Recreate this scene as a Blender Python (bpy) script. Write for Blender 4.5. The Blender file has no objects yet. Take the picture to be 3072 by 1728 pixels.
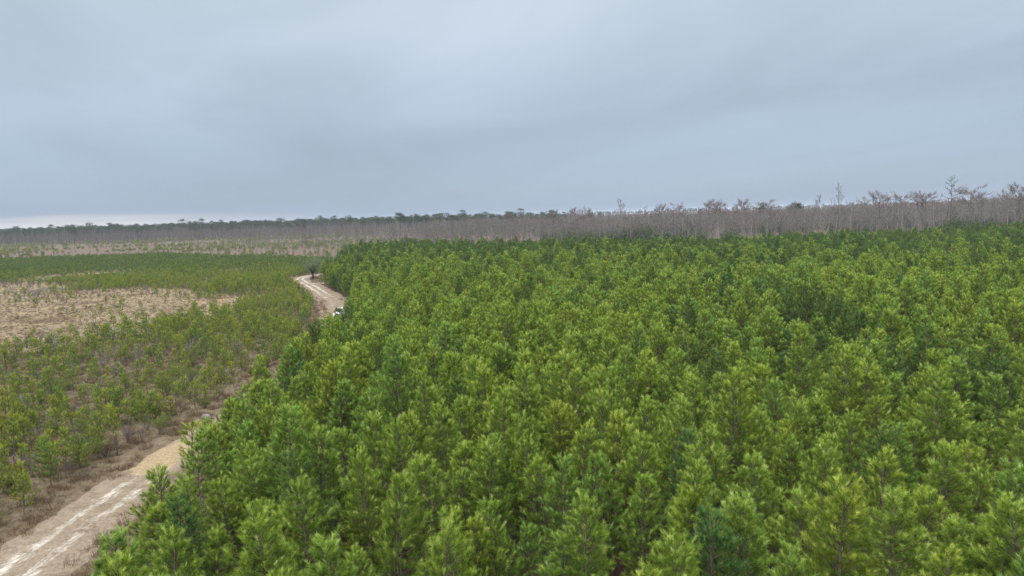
import bpy, math, random
import numpy as np
from mathutils import Matrix, Vector

SC = bpy.context.scene
COL = SC.collection
rng = np.random.default_rng(7)
random.seed(7)

# ------------------------------------------------------------------ camera
CAM_H, FPX = 18.0, 2048.0                      # metres above ground; focal length in 3072-wide photo pixels
PITCH, ROLL = math.atan(216 / 2048), math.atan(34 / 1092)
cam_d = bpy.data.cameras.new('camera'); cam = bpy.data.objects.new('camera', cam_d); COL.objects.link(cam)
cam_d.sensor_width = 36.0; cam_d.lens = 36.0 * FPX / 3072.0
cam_d.clip_start = 0.5; cam_d.clip_end = 20000.0
_r = Vector((1, 0, 0)); _u = Vector((0, math.sin(PITCH), math.cos(PITCH))); _f = Vector((0, math.cos(PITCH), -math.sin(PITCH)))
_c, _s = math.cos(ROLL), math.sin(ROLL)
_X, _Y, _Z = _r * _c - _u * _s, _r * _s + _u * _c, -_f
cam.matrix_world = Matrix(((_X.x, _Y.x, _Z.x, 0), (_X.y, _Y.y, _Z.y, 0), (_X.z, _Y.z, _Z.z, CAM_H), (0, 0, 0, 1)))
SC.camera = cam

def project(P):
    """world points (n,3) -> photo pixels (n,2) and depth"""
    Q = np.asarray(P, float) - np.array([0, 0, CAM_H])
    X, Y, Z = (np.array(v) for v in (_X, _Y, _Z))
    d = -(Q @ Z)
    return 1536 + FPX * (Q @ X) / d, 864 - FPX * (Q @ Y) / d, d

# ------------------------------------------------------------------ world: overcast sky
SUN_EL, SUN_AZ = math.radians(52), math.radians(215)      # azimuth clockwise from +Y
W = bpy.data.worlds.new('World'); SC.world = W; W.use_nodes = True
nt = W.node_tree; nt.nodes.clear()
def N(t, **k):
    n = nt.nodes.new(t)
    for a, v in k.items(): setattr(n, a, v)
    return n
def link(a, b): nt.links.new(a, b)
def math_(op, a, b=None, c=None, clamp=False):
    n = N('ShaderNodeMath', operation=op); n.use_clamp = clamp
    for i, v in enumerate((a, b, c)):
        if v is None: continue
        if isinstance(v, (int, float)): n.inputs[i].default_value = v
        else: link(v, n.inputs[i])
    return n.outputs[0]
def ramp(fac, stops, interp='EASE'):
    n = N('ShaderNodeValToRGB'); n.color_ramp.interpolation = interp
    e = n.color_ramp.elements
    while len(e) < len(stops): e.new(0.5)
    for el, (p, c) in zip(e, stops): el.position = p; el.color = (*c, 1)
    if fac is not None: link(fac, n.inputs[0])
    return n.outputs[0]
def mixc(fac, a, b, mode='MIX'):
    n = N('ShaderNodeMix', data_type='RGBA', blend_type=mode)
    for s, v in ((n.inputs[0], fac), (n.inputs[6], a), (n.inputs[7], b)):
        if isinstance(v, (int, float)): s.default_value = v
        elif isinstance(v, tuple): s.default_value = (*v, 1)
        else: link(v, s)
    return n.outputs[2]
out = N('ShaderNodeOutputWorld'); bg = N('ShaderNodeBackground'); link(bg.outputs[0], out.inputs[0])
bg.inputs[1].default_value = 0.1
sky = N('ShaderNodeTexSky', sky_type='NISHITA'); sky.sun_disc = False
sky.sun_elevation = SUN_EL; sky.sun_rotation = SUN_AZ
tc = N('ShaderNodeTexCoord'); sep = N('ShaderNodeSeparateXYZ'); link(tc.outputs['Generated'], sep.inputs[0])
zc = math_('MAXIMUM', sep.outputs[2], 0.0)
den = math_('ADD', zc, 0.10)
ux, uy = math_('DIVIDE', sep.outputs[0], den), math_('DIVIDE', sep.outputs[1], den)
cmb = N('ShaderNodeCombineXYZ'); link(ux, cmb.inputs[0]); link(uy, cmb.inputs[1])
CLOUD_DIR = math.radians(-18)                  # the streaks run away from us, a little left of straight ahead
def cloud_noise(offset, across, along, detail, rough, dist):
    a = N('ShaderNodeMapping'); link(cmb.outputs[0], a.inputs[0]); a.inputs[2].default_value = (0, 0, CLOUD_DIR)
    b = N('ShaderNodeMapping'); link(a.outputs[0], b.inputs[0]); b.inputs[3].default_value = (across, along, 1); b.inputs[1].default_value = offset
    t = N('ShaderNodeTexNoise'); link(b.outputs[0], t.inputs[0]); t.inputs['Scale'].default_value = 1.0; t.inputs['Detail'].default_value = detail
    t.inputs['Roughness'].default_value = rough; t.inputs['Distortion'].default_value = dist
    return math_('SUBTRACT', t.outputs[0], 0.5)
streaks = cloud_noise((5.3, 0.9, 0), 1.15, 0.55, 5, 0.52, 0.6)
banks = cloud_noise((0.85, 0.2, 0), 0.36, 0.20, 2, 0.4, 0.2)
grad = ramp(zc, [(0.0, (0.094, 0.123, 0.168)), (0.05, (0.102, 0.130, 0.172)), (0.14, (0.132, 0.158, 0.190)), (0.30, (0.166, 0.190, 0.212)), (0.62, (0.56, 0.61, 0.66)), (1.0, (1.02, 1.05, 1.08))], 'LINEAR')
fade = N('ShaderNodeMapRange', interpolation_type='SMOOTHSTEP'); link(zc, fade.inputs[0]); fade.inputs[1].default_value = 0.0; fade.inputs[2].default_value = 0.16; fade.inputs[3].default_value = 0.15
dev = math_('ADD', math_('MULTIPLY', streaks, 0.36), math_('MULTIPLY', banks, 1.0))
lum = math_('ADD', math_('MULTIPLY', dev, fade.outputs[0]), 1.0)
n = N('ShaderNodeCombineColor')
for i in range(3): link(lum, n.inputs[i])
cloud = mixc(1.0, grad, n.outputs[0], 'MULTIPLY')
warm = math_('MULTIPLY', math_('SUBTRACT', lum, 1.02), 3.0, clamp=True)
cloud = mixc(warm, cloud, mixc(1.0, cloud, (1.06, 0.99, 0.99), 'MULTIPLY'))
# clear gap under the cloud deck low in the west
azn = math_('ARCTAN2', sep.outputs[0], sep.outputs[1])
left = N('ShaderNodeMapRange', interpolation_type='SMOOTHSTEP'); link(azn, left.inputs[0])
left.inputs[1].default_value = -0.20; left.inputs[2].default_value = -0.56; left.inputs[3].default_value = 0; left.inputs[4].default_value = 1
mpb = N('ShaderNodeMapping'); link(tc.outputs['Generated'], mpb.inputs[0]); mpb.inputs[3].default_value = (4, 4, 110)
nb = N('ShaderNodeTexNoise'); link(mpb.outputs[0], nb.inputs[0]); nb.inputs['Scale'].default_value = 1.0; nb.inputs['Detail'].default_value = 3
zg = math_('ADD', sep.outputs[2], math_('MULTIPLY', math_('SUBTRACT', nb.outputs[0], 0.5), 0.022))
low = N('ShaderNodeMapRange', interpolation_type='SMOOTHSTEP'); link(zg, low.inputs[0])
low.inputs[1].default_value = 0.020; low.inputs[2].default_value = 0.001; low.inputs[3].default_value = 0; low.inputs[4].default_value = 1
gap = math_('MULTIPLY', left.outputs[0], low.outputs[0])
cloud = mixc(math_('MULTIPLY', gap, 0.8), cloud, (0.245, 0.232, 0.228))
cloud10 = mixc(1.0, cloud, (10.0, 10.0, 10.0), 'MULTIPLY')
veil = mixc(0.93, sky.outputs[0], cloud10)
link(veil, bg.inputs[0])

sun_d = bpy.data.lights.new('sun', 'SUN'); sun = bpy.data.objects.new('sun', sun_d); COL.objects.link(sun)
sun_d.energy = 1.5; sun_d.angle = math.radians(40); sun_d.color = (1.0, 0.97, 0.92)
_sd = Vector((math.sin(SUN_AZ) * math.cos(SUN_EL), math.cos(SUN_AZ) * math.cos(SUN_EL), math.sin(SUN_EL)))
sun.rotation_euler = _sd.to_track_quat('Z', 'Y').to_euler()
SC.view_settings.view_transform = 'Standard'; SC.view_settings.look = 'None'
SC.view_settings.exposure = 1.68; SC.view_settings.gamma = 1.0; SC.view_settings.use_curve_mapping = False
cy = SC.cycles
cy.max_bounces = 6; cy.diffuse_bounces = 4; cy.glossy_bounces = 2; cy.transmission_bounces = 4; cy.volume_bounces = 0; cy.transparent_max_bounces = 4
cy.use_denoising = True; cy.denoiser = 'OPENIMAGEDENOISE'; cy.denoising_input_passes = 'RGB_ALBEDO_NORMAL'; cy.denoising_prefilter = 'NONE'

# ------------------------------------------------------------------ materials
def new_mat(name):
    global nt
    m = bpy.data.materials.new(name); m.use_nodes = True; nt = m.node_tree; nt.nodes.clear()
    o = N('ShaderNodeOutputMaterial'); return m, o
def attr(name):
    n = N('ShaderNodeAttribute'); n.attribute_name = name; return n
def noise(scale, detail=3, rough=0.55, vec=None, dist=0.0):
    n = N('ShaderNodeTexNoise'); n.inputs['Scale'].default_value = scale; n.inputs['Detail'].default_value = detail
    n.inputs['Roughness'].default_value = rough; n.inputs['Distortion'].default_value = dist
    if vec is not None: link(vec, n.inputs[0])
    return n.outputs[0]

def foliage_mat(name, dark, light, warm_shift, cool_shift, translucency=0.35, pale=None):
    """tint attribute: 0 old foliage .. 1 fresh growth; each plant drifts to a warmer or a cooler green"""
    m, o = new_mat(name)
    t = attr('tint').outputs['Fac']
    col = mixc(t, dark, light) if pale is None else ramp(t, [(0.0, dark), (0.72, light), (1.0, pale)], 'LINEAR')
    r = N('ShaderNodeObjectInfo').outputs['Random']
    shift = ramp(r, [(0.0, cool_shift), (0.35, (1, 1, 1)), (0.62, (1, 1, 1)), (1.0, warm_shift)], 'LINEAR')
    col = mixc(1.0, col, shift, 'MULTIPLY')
    p = N('ShaderNodeBsdfPrincipled'); link(col, p.inputs['Base Color']); p.inputs['Roughness'].default_value = 0.5
    p.inputs['Specular IOR Level'].default_value = 0.35
    tr = N('ShaderNodeBsdfTranslucent'); link(mixc(1.0, col, (1.15, 1.1, 0.6), 'MULTIPLY'), tr.inputs[0])
    mx = N('ShaderNodeMixShader'); mx.inputs[0].default_value = translucency
    link(p.outputs[0], mx.inputs[1]); link(tr.outputs[0], mx.inputs[2]); link(mx.outputs[0], o.inputs[0])
    return m
def bark_mat(name, a, b, scale=6.0):
    """tint attribute mixes the two barks; noise breaks it up"""
    m, o = new_mat(name)
    g = N('ShaderNodeTexCoord').outputs['Object']
    f = noise(scale, 4, 0.6, g)
    t = attr('tint').outputs['Fac']
    col = mixc(t, a, b)
    col = mixc(1.0, col, ramp(f, [(0.3, (0.50, 0.50, 0.50)), (0.7, (0.88, 0.88, 0.88))]), 'MULTIPLY')
    r = N('ShaderNodeObjectInfo').outputs['Random']
    col = mixc(1.0, col, ramp(r, [(0.0, (0.8, 0.8, 0.82)), (1.0, (1.12, 1.1, 1.06))], 'LINEAR'), 'MULTIPLY')
    p = N('ShaderNodeBsdfPrincipled'); link(col, p.inputs['Base Color']); p.inputs['Roughness'].default_value = 0.9
    p.inputs['Specular IOR Level'].default_value = 0.15
    link(p.outputs[0], o.inputs[0]); return m
def plain_mat(name, col, rough=0.5, metal=0.0, spec=0.5, vary=0.0, scale=4.0):
    m, o = new_mat(name)
    p = N('ShaderNodeBsdfPrincipled'); p.inputs['Roughness'].default_value = rough; p.inputs['Metallic'].default_value = metal
    p.inputs['Specular IOR Level'].default_value = spec
    f = noise(scale, 4, 0.6, N('ShaderNodeTexCoord').outputs['Object'])
    c = mixc(1.0, col, ramp(f, [(0.25, (1 - vary,) * 3), (0.75, (1 + vary,) * 3)]), 'MULTIPLY')
    link(c, p.inputs['Base Color']); link(p.outputs[0], o.inputs[0]); return m

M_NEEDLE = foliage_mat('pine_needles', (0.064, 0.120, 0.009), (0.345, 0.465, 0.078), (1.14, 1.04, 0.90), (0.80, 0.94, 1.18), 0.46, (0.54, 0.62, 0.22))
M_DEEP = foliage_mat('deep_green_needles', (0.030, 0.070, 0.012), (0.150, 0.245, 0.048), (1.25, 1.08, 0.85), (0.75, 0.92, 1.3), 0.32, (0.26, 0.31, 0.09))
M_YOUNG = foliage_mat('young_pine_needles', (0.082, 0.126, 0.010), (0.320, 0.390, 0.062), (1.25, 1.06, 0.85), (0.62, 0.82, 1.15), 0.38, (0.40, 0.43, 0.13))
M_DARKPINE = foliage_mat('tall_pine_needles', (0.030, 0.052, 0.020), (0.062, 0.095, 0.036), (1.1, 1.0, 0.9), (0.8, 0.95, 1.2), 0.2)
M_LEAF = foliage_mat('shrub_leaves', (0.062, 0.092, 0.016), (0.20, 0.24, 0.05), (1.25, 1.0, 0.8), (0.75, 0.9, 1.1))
M_OAK = foliage_mat('oak_leaves', (0.085, 0.108, 0.055), (0.165, 0.200, 0.11), (1.1, 1.0, 0.95), (0.9, 1.0, 1.1), 0.2)
M_DRY = foliage_mat('dry_grass_blades', (0.095, 0.064, 0.041), (0.180, 0.135, 0.084), (1.15, 0.92, 0.80), (0.9, 0.95, 1.05), 0.3)
M_WEED = foliage_mat('olive_weeds', (0.075, 0.085, 0.018), (0.19, 0.20, 0.06), (1.3, 1.0, 0.85), (0.8, 0.95, 1.0), 0.3)
M_RUST = foliage_mat('rust_foliage', (0.095, 0.052, 0.035), (0.17, 0.098, 0.065), (1.1, 1.0, 0.95), (0.95, 1.0, 1.1), 0.25)
M_PBARK = bark_mat('pine_bark', (0.085, 0.062, 0.046), (0.24, 0.205, 0.17))
M_GBARK = bark_mat('grey_bark', (0.150, 0.128, 0.118), (0.30, 0.275, 0.255), 2.0)
M_CBARK = bark_mat('cypress_bark', (0.165, 0.135, 0.124), (0.205, 0.145, 0.124), 2.0)
M_OBARK = bark_mat('oak_bark', (0.060, 0.050, 0.044), (0.12, 0.10, 0.09))
M_LOG = bark_mat('weathered_log', (0.17, 0.155, 0.142), (0.34, 0.32, 0.30), 3.0)

def ground_material():
    m, o = new_mat('field_soil')
    geo = N('ShaderNodeNewGeometry').outputs['Position']
    z = attr('zone'); s = N('ShaderNodeSeparateColor'); link(z.outputs['Color'], s.inputs[0])
    big, mid, fine = noise(0.035, 4, 0.6, geo), noise(0.22, 5, 0.62, geo), noise(2.2, 5, 0.7, geo)
    def soft(v, lo=0.3, hi=0.7):      # ragged edge for a zone
        a = math_('ADD', v, math_('MULTIPLY', math_('SUBTRACT', mid, 0.5), 0.9))
        n = N('ShaderNodeMapRange', interpolation_type='SMOOTHSTEP'); link(a, n.inputs[0]); n.inputs[1].default_value = lo; n.inputs[2].default_value = hi
        return n.outputs[0]
    field = ramp(mid, [(0.25, (0.095, 0.072, 0.048)), (0.5, (0.160, 0.124, 0.082)), (0.75, (0.215, 0.172, 0.118))])
    straw = ramp(mid, [(0.2, (0.165, 0.122, 0.088)), (0.42, (0.262, 0.204, 0.145)), (0.62, (0.300, 0.242, 0.158)), (0.85, (0.235, 0.178, 0.130))])
    straw = mixc(1.0, straw, ramp(noise(0.09, 4, 0.6, geo), [(0.36, (0.60, 0.55, 0.50)), (0.5, (0.92, 0.91, 0.86)), (0.64, (1.08, 1.07, 0.94))]), 'MULTIPLY')
    straw = mixc(ramp(big, [(0.54, (0, 0, 0)), (0.66, (0.85, 0.85, 0.85))]), straw, mixc(fine, (0.25, 0.195, 0.11), (0.34, 0.275, 0.16)))
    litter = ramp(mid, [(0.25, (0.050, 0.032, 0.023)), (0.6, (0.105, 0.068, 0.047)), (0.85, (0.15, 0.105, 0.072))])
    heath = ramp(mid, [(0.25, (0.085, 0.066, 0.050)), (0.48, (0.175, 0.126, 0.098)), (0.62, (0.100, 0.094, 0.062)), (0.8, (0.165, 0.130, 0.095))])
    c = mixc(soft(s.outputs[0]), field, straw)
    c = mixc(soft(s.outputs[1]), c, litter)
    c = mixc(soft(s.outputs[2]), c, heath)
    c = mixc(1.0, c, ramp(fine, [(0.28, (0.42, 0.41, 0.39)), (0.72, (0.90, 0.885, 0.86))]), 'MULTIPLY')
    p = N('ShaderNodeBsdfPrincipled'); link(c, p.inputs['Base Color']); p.inputs['Roughness'].default_value = 0.95; p.inputs['Specular IOR Level'].default_value = 0.1
    b = N('ShaderNodeBump'); b.inputs['Strength'].default_value = 0.7; b.inputs['Distance'].default_value = 0.15; link(fine, b.inputs['Height']); link(b.outputs[0], p.inputs['Normal'])
    link(p.outputs[0], o.inputs[0]); return m
def track_material():
    """attributes: across (metres from the centre line), ruts (how bare the wheel tracks are), sand (yellow fill)"""
    m, o = new_mat('track_dirt')
    geo = N('ShaderNodeNewGeometry').outputs['Position']
    mid, fine, big = noise(0.55, 5, 0.65, geo), noise(5.0, 5, 0.7, geo), noise(0.16, 3, 0.5, geo)
    mpn = N('ShaderNodeMapping'); link(geo, mpn.inputs[0]); mpn.inputs[3].default_value = (1.6, 0.42, 1); streak = noise(1.6, 5, 0.65, mpn.outputs[0])
    x = attr('across').outputs['Fac']; k = attr('ruts').outputs['Fac']; y = attr('sand').outputs['Fac']
    xw = math_('ADD', x, math_('MULTIPLY', math_('SUBTRACT', big, 0.5), 1.3))
    d1 = math_('ABSOLUTE', math_('SUBTRACT', math_('ABSOLUTE', xw), 0.82))
    rut = N('ShaderNodeMapRange', interpolation_type='SMOOTHSTEP'); link(math_('ADD', d1, math_('MULTIPLY', math_('SUBTRACT', streak, 0.5), 2.6)), rut.inputs[0])
    rut.inputs[1].default_value = 0.52; rut.inputs[2].default_value = -0.12
    gate = N('ShaderNodeMapRange', interpolation_type='SMOOTHSTEP'); link(math_('ADD', mid, math_('MULTIPLY', k, 0.35)), gate.inputs[0]); gate.inputs[1].default_value = 0.62; gate.inputs[2].default_value = 0.90
    bare = math_('MULTIPLY', math_('MULTIPLY', rut.outputs[0], gate.outputs[0]), ramp(fine, [(0.30, (0.25, 0.25, 0.25)), (0.55, (1, 1, 1))]))
    base = ramp(mid, [(0.25, (0.150, 0.110, 0.079)), (0.5, (0.225, 0.178, 0.132)), (0.78, (0.275, 0.220, 0.165))])
    base = mixc(1.0, base, ramp(fine, [(0.28, (0.54, 0.525, 0.51)), (0.72, (0.98, 0.98, 0.96))]), 'MULTIPLY')
    c = mixc(bare, base, (0.41, 0.38, 0.335))
    ys = N('ShaderNodeMapRange', interpolation_type='SMOOTHSTEP'); link(math_('ADD', y, math_('MULTIPLY', math_('SUBTRACT', mid, 0.5), 1.5)), ys.inputs[0]); ys.inputs[1].default_value = 0.35; ys.inputs[2].default_value = 0.75
    c = mixc(math_('MULTIPLY', ys.outputs[0], 0.62), c, mixc(ramp(fine, [(0.3, (0, 0, 0)), (0.7, (1, 1, 1))]), (0.19, 0.132, 0.068), (0.35, 0.265, 0.148)))
    p = N('ShaderNodeBsdfPrincipled'); link(c, p.inputs['Base Color']); p.inputs['Roughness'].default_value = 0.95; p.inputs['Specular IOR Level'].default_value = 0.1
    b = N('ShaderNodeBump'); b.inputs['Strength'].default_value = 0.6; b.inputs['Distance'].default_value = 0.08; link(fine, b.inputs['Height']); link(b.outputs[0], p.inputs['Normal'])
    link(p.outputs[0], o.inputs[0]); return m
M_GROUND, M_TRACK = ground_material(), track_material()

# ------------------------------------------------------------------ mesh helpers
def build_mesh(name, chunks, mats):
    """chunks: (verts (n,3), tris (m,3), tint (n,), material index); everything joined into one mesh datablock"""
    V = np.concatenate([c[0] for c in chunks]).astype(np.float32)
    off = np.cumsum([0] + [len(c[0]) for c in chunks[:-1]])
    T = np.concatenate([c[1] + o_ for c, o_ in zip(chunks, off)]).astype(np.int32)
    A = np.concatenate([np.broadcast_to(c[2], (len(c[0]),)) for c in chunks]).astype(np.float32)
    I = np.concatenate([np.full(len(c[1]), c[3], np.int32) for c in chunks])
    me = bpy.data.meshes.new(name)
    me.vertices.add(len(V)); me.vertices.foreach_set('co', V.ravel())
    me.loops.add(T.size); me.loops.foreach_set('vertex_index', T.ravel())
    me.polygons.add(len(T)); me.polygons.foreach_set('loop_start', np.arange(0, T.size, 3, dtype=np.int32)); me.polygons.foreach_set('loop_total', np.full(len(T), 3, np.int32))
    me.polygons.foreach_set('material_index', I)
    me.attributes.new('tint', 'FLOAT', 'POINT').data.foreach_set('value', A)
    for mt in mats: me.materials.append(mt)
    me.update(calc_edges=True); return me
def unit(v): return v / np.maximum(np.linalg.norm(v, axis=-1, keepdims=True), 1e-9)
def tube(pts, rad, sides=5, tint=0.0, mi=0):
    pts = np.asarray(pts, float); rad = np.asarray(rad, float); n = len(pts)
    t = unit(np.gradient(pts, axis=0))
    ref = np.where(np.abs(t[:, 2:3]) > 0.9, np.array([[1., 0, 0]]), np.array([[0, 0, 1.]]))
    a = unit(np.cross(t, ref)); b = np.cross(t, a)
    th = np.arange(sides) * 2 * math.pi / sides
    V = (pts[:, None] + rad[:, None, None] * (np.cos(th)[None, :, None] * a[:, None] + np.sin(th)[None, :, None] * b[:, None])).reshape(-1, 3)
    i = np.arange(n - 1)[:, None] * sides; j = np.arange(sides)[None]; k = (j + 1) % sides
    q = np.stack([i + j, i + k, i + sides + k, i + sides + j], -1).reshape(-1, 4)
    T = np.concatenate([q[:, [0, 1, 2]], q[:, [0, 2, 3]]])
    cap = np.array([[(n - 1) * sides, (n - 1) * sides + s_, (n - 1) * sides + s_ + 1] for s_ in range(1, sides - 1)], int).reshape(-1, 3)
    return V, np.concatenate([T, cap]), np.full(len(V), tint), mi
def slivers(B, D, L, Wd, tint0, tint1, rg, mi=0, facing=None):
    """thin triangles from base points B along D: needles, blades, twigs"""
    side = unit(np.cross(D, unit(rg.normal(size=B.shape)) if facing is None else facing))
    n = len(B); V = np.empty((n, 3, 3)); w = (Wd * 0.5)[:, None] * side
    V[:, 0] = B - w; V[:, 1] = B + w; V[:, 2] = B + D * L[:, None]
    A = np.stack([tint0, tint0, tint1], 1).ravel()
    return V.reshape(-1, 3), np.arange(3 * n).reshape(-1, 3), A, mi
def needle_shoots(P, D, L, fresh, per, nl, nw, rg, mi=0):
    """bottle-brush shoots: needles set round the axis, splayed forward, bunched at the tip"""
    n = len(P); rep = lambda a: np.repeat(a, per, axis=0)
    t = rg.random(n * per) ** 0.6
    ax = rep(D); base = rep(P) + ax * (rep(L) * t)[:, None]
    perp = unit(np.cross(ax, rg.normal(size=(n * per, 3))))
    ang = np.radians(rg.uniform(22, 62, n * per)) * (1.15 - 0.45 * t)
    d = unit(ax * np.cos(ang)[:, None] + perp * np.sin(ang)[:, None] + np.array([0, 0, 0.12]))
    ln = nl * rg.uniform(0.7, 1.2, n * per); w = nw * rg.uniform(0.7, 1.3, n * per)
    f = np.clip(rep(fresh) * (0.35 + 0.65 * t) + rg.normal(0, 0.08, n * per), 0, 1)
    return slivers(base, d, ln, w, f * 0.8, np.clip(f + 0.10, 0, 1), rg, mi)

def pine(seed, h, R, base=0.22, whorl=0.36, per=26, nl=0.19, nw=0.017, thin=1.0, lean=0.15, dead=8, form=1.25, shoots=6.2):
    """plantation pine: trunk with ascending whorled limbs ending in needle shoots; returns (trunk chunks, crown chunks)"""
    rg = np.random.default_rng(seed); wood = []
    k = 9; zz = np.linspace(0, h * 0.97, k)
    wob = np.cumsum(rg.normal(0, 0.035, (k, 2)), 0) + np.outer(np.linspace(0, 1, k) ** 1.5, rg.normal(0, lean, 2))
    tp = np.column_stack([wob, zz]); r0 = 0.0125 * h
    wood.append(tube(tp, np.linspace(r0, 0.012, k), 6, 0.35))
    at = lambda z: np.array([np.interp(z, zz, tp[:, 0]), np.interp(z, zz, tp[:, 1]), z])
    P, D, L, F = [], [], [], []
    bias = rg.normal(0, 0.18, 2)
    z = base * h
    while z < h * 0.965:
        u = (z - base * h) / (h - base * h)
        prof = R * (1 - u ** form) ** 0.8 * min(1.0, 0.62 + 1.6 * u)
        nb = rg.integers(4, 7) if u < 0.85 else rg.integers(3, 5)
        a0 = rg.random() * 6.28
        for b in range(nb):
            if rg.random() > thin: continue
            az = a0 + b * 6.283 / nb + rg.normal(0, 0.25)
            o = np.array([math.cos(az), math.sin(az), 0.0])
            ln = max(0.22, prof * rg.uniform(0.68, 1.18) * (1 + o[:2] @ bias))
            el = math.radians(14 + 38 * u + rg.normal(0, 7))
            p0 = at(z + rg.normal(0, 0.05)); s_ = np.linspace(0, 1, 5)
            rise = math.tan(el)
            pts = p0 + o * (s_ * ln)[:, None] + np.array([0, 0, 1.0]) * (ln * (rise * s_ * 0.75 + 0.28 * s_ ** 2.2))[:, None]
            pts[1:] += rg.normal(0, 0.02 * ln, (4, 3))
            wood.append(tube(pts, np.linspace(0.012 + 0.009 * ln, 0.005, 5), 3, 0.15))
            end_dir = unit(pts[-1] - pts[-2])
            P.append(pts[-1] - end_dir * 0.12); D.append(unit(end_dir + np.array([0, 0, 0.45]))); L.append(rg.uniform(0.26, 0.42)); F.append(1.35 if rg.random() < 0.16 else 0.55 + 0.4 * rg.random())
            ns = int(round(ln * shoots + rg.random()))
            for s in range(ns):
                q = rg.uniform(0.30, 0.97); base_p = np.array([np.interp(q, s_, pts[:, c]) for c in range(3)])
                sd = np.array([-o[1], o[0], 0]) * rg.choice([-1, 1])
                dr = unit(o * rg.uniform(0.3, 0.9) + sd * rg.uniform(0.2, 0.95) + np.array([0, 0, rg.uniform(0.15, 0.95)]))
                sl = rg.uniform(0.08, 0.40) * (1.15 - 0.5 * q) * min(1.0, ln)
                tip = base_p + dr * sl
                wood.append(tube([base_p, tip], [0.006, 0.004], 3, 0.1))
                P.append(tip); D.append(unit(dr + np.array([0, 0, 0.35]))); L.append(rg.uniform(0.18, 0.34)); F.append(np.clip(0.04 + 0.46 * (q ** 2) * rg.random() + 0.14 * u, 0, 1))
        z += whorl * rg.uniform(0.75, 1.25) * (1 - 0.35 * u)
    # leader candles
    for s in range(4):
        P.append(at(h * (0.90 + 0.022 * s))); D.append(unit(np.array([rg.normal(0, 0.25), rg.normal(0, 0.25), 1]))); L.append(0.36); F.append(0.8)
    for s in range(dead):                                   # dead lower limbs
        zb = rg.uniform(0.08, base + 0.16) * h; az = rg.random() * 6.28; o = np.array([math.cos(az), math.sin(az), rg.uniform(0.25, 0.8)])
        p0 = at(zb); ln = rg.uniform(0.5, 1.0) * R * 0.75; s_ = np.linspace(0, 1, 4)
        pts = p0 + unit(o) * (s_ * ln)[:, None]; pts[1:] += rg.normal(0, 0.04, (3, 3))
        wood.append(tube(pts, np.linspace(0.017, 0.005, 4), 3, 1.0))
        for f in (0.5, 0.75):
            b_ = p0 + unit(o) * ln * f; wood.append(tube([b_, b_ + unit(o + rg.normal(0, 0.5, 3)) * ln * 0.35], [0.008, 0.003], 3, 1.0))
    P, D, L, F = map(np.array, (P, D, L, F))
    return wood, [needle_shoots(P, D, L, F, per, nl, nw, rg)]

def tall_pine(seed, h, spread, clumps=20):
    """old pine: long clear bole, open crown of flat needle clumps at the top"""
    rg = np.random.default_rng(seed); wood = []; k = 8
    zz = np.linspace(0, h * 0.96, k); wob = np.cumsum(rg.normal(0, 0.10, (k, 2)), 0); tp = np.column_stack([wob, zz])
    wood.append(tube(tp, np.linspace(0.020 * h * 0.7, 0.06, k), 6, 0.3))
    P, D, L, F = [], [], [], []
    for c in range(clumps):
        z = h * rg.uniform(0.60, 0.95); az = rg.random() * 6.28; u = (z / h - 0.6) / 0.4
        ln = spread * (1.05 - 0.7 * u) * rg.uniform(0.5, 1.1)
        p0 = np.array([np.interp(z, zz, tp[:, 0]), np.interp(z, zz, tp[:, 1]), z])
        tip = p0 + np.array([math.cos(az), math.sin(az), rg.uniform(0.05, 0.6)]) * ln
        wood.append(tube([p0, (p0 + tip) / 2 + rg.normal(0, 0.1, 3), tip], [0.09, 0.06, 0.03], 4, 0.4))
        for s in range(13):
            q = tip + rg.normal(0, 1, 3) * np.array([0.8, 0.8, 0.42]) * spread * 0.36
            P.append(q); D.append(unit(rg.normal(0, 0.6, 3) + np.array([0, 0, 0.7]))); L.append(rg.uniform(0.4, 0.8)); F.append(rg.random())
    for s in range(14):
        P.append(tp[-1] + rg.normal(0, 1, 3) * np.array([0.7, 0.7, 0.5])); D.append(unit(rg.normal(0, 0.5, 3) + np.array([0, 0, 1]))); L.append(0.7); F.append(rg.random())
    P, D, L, F = map(np.array, (P, D, L, F))
    return wood, [needle_shoots(P, D, L, F, 18, 0.48, 0.10, rg)]

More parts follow.
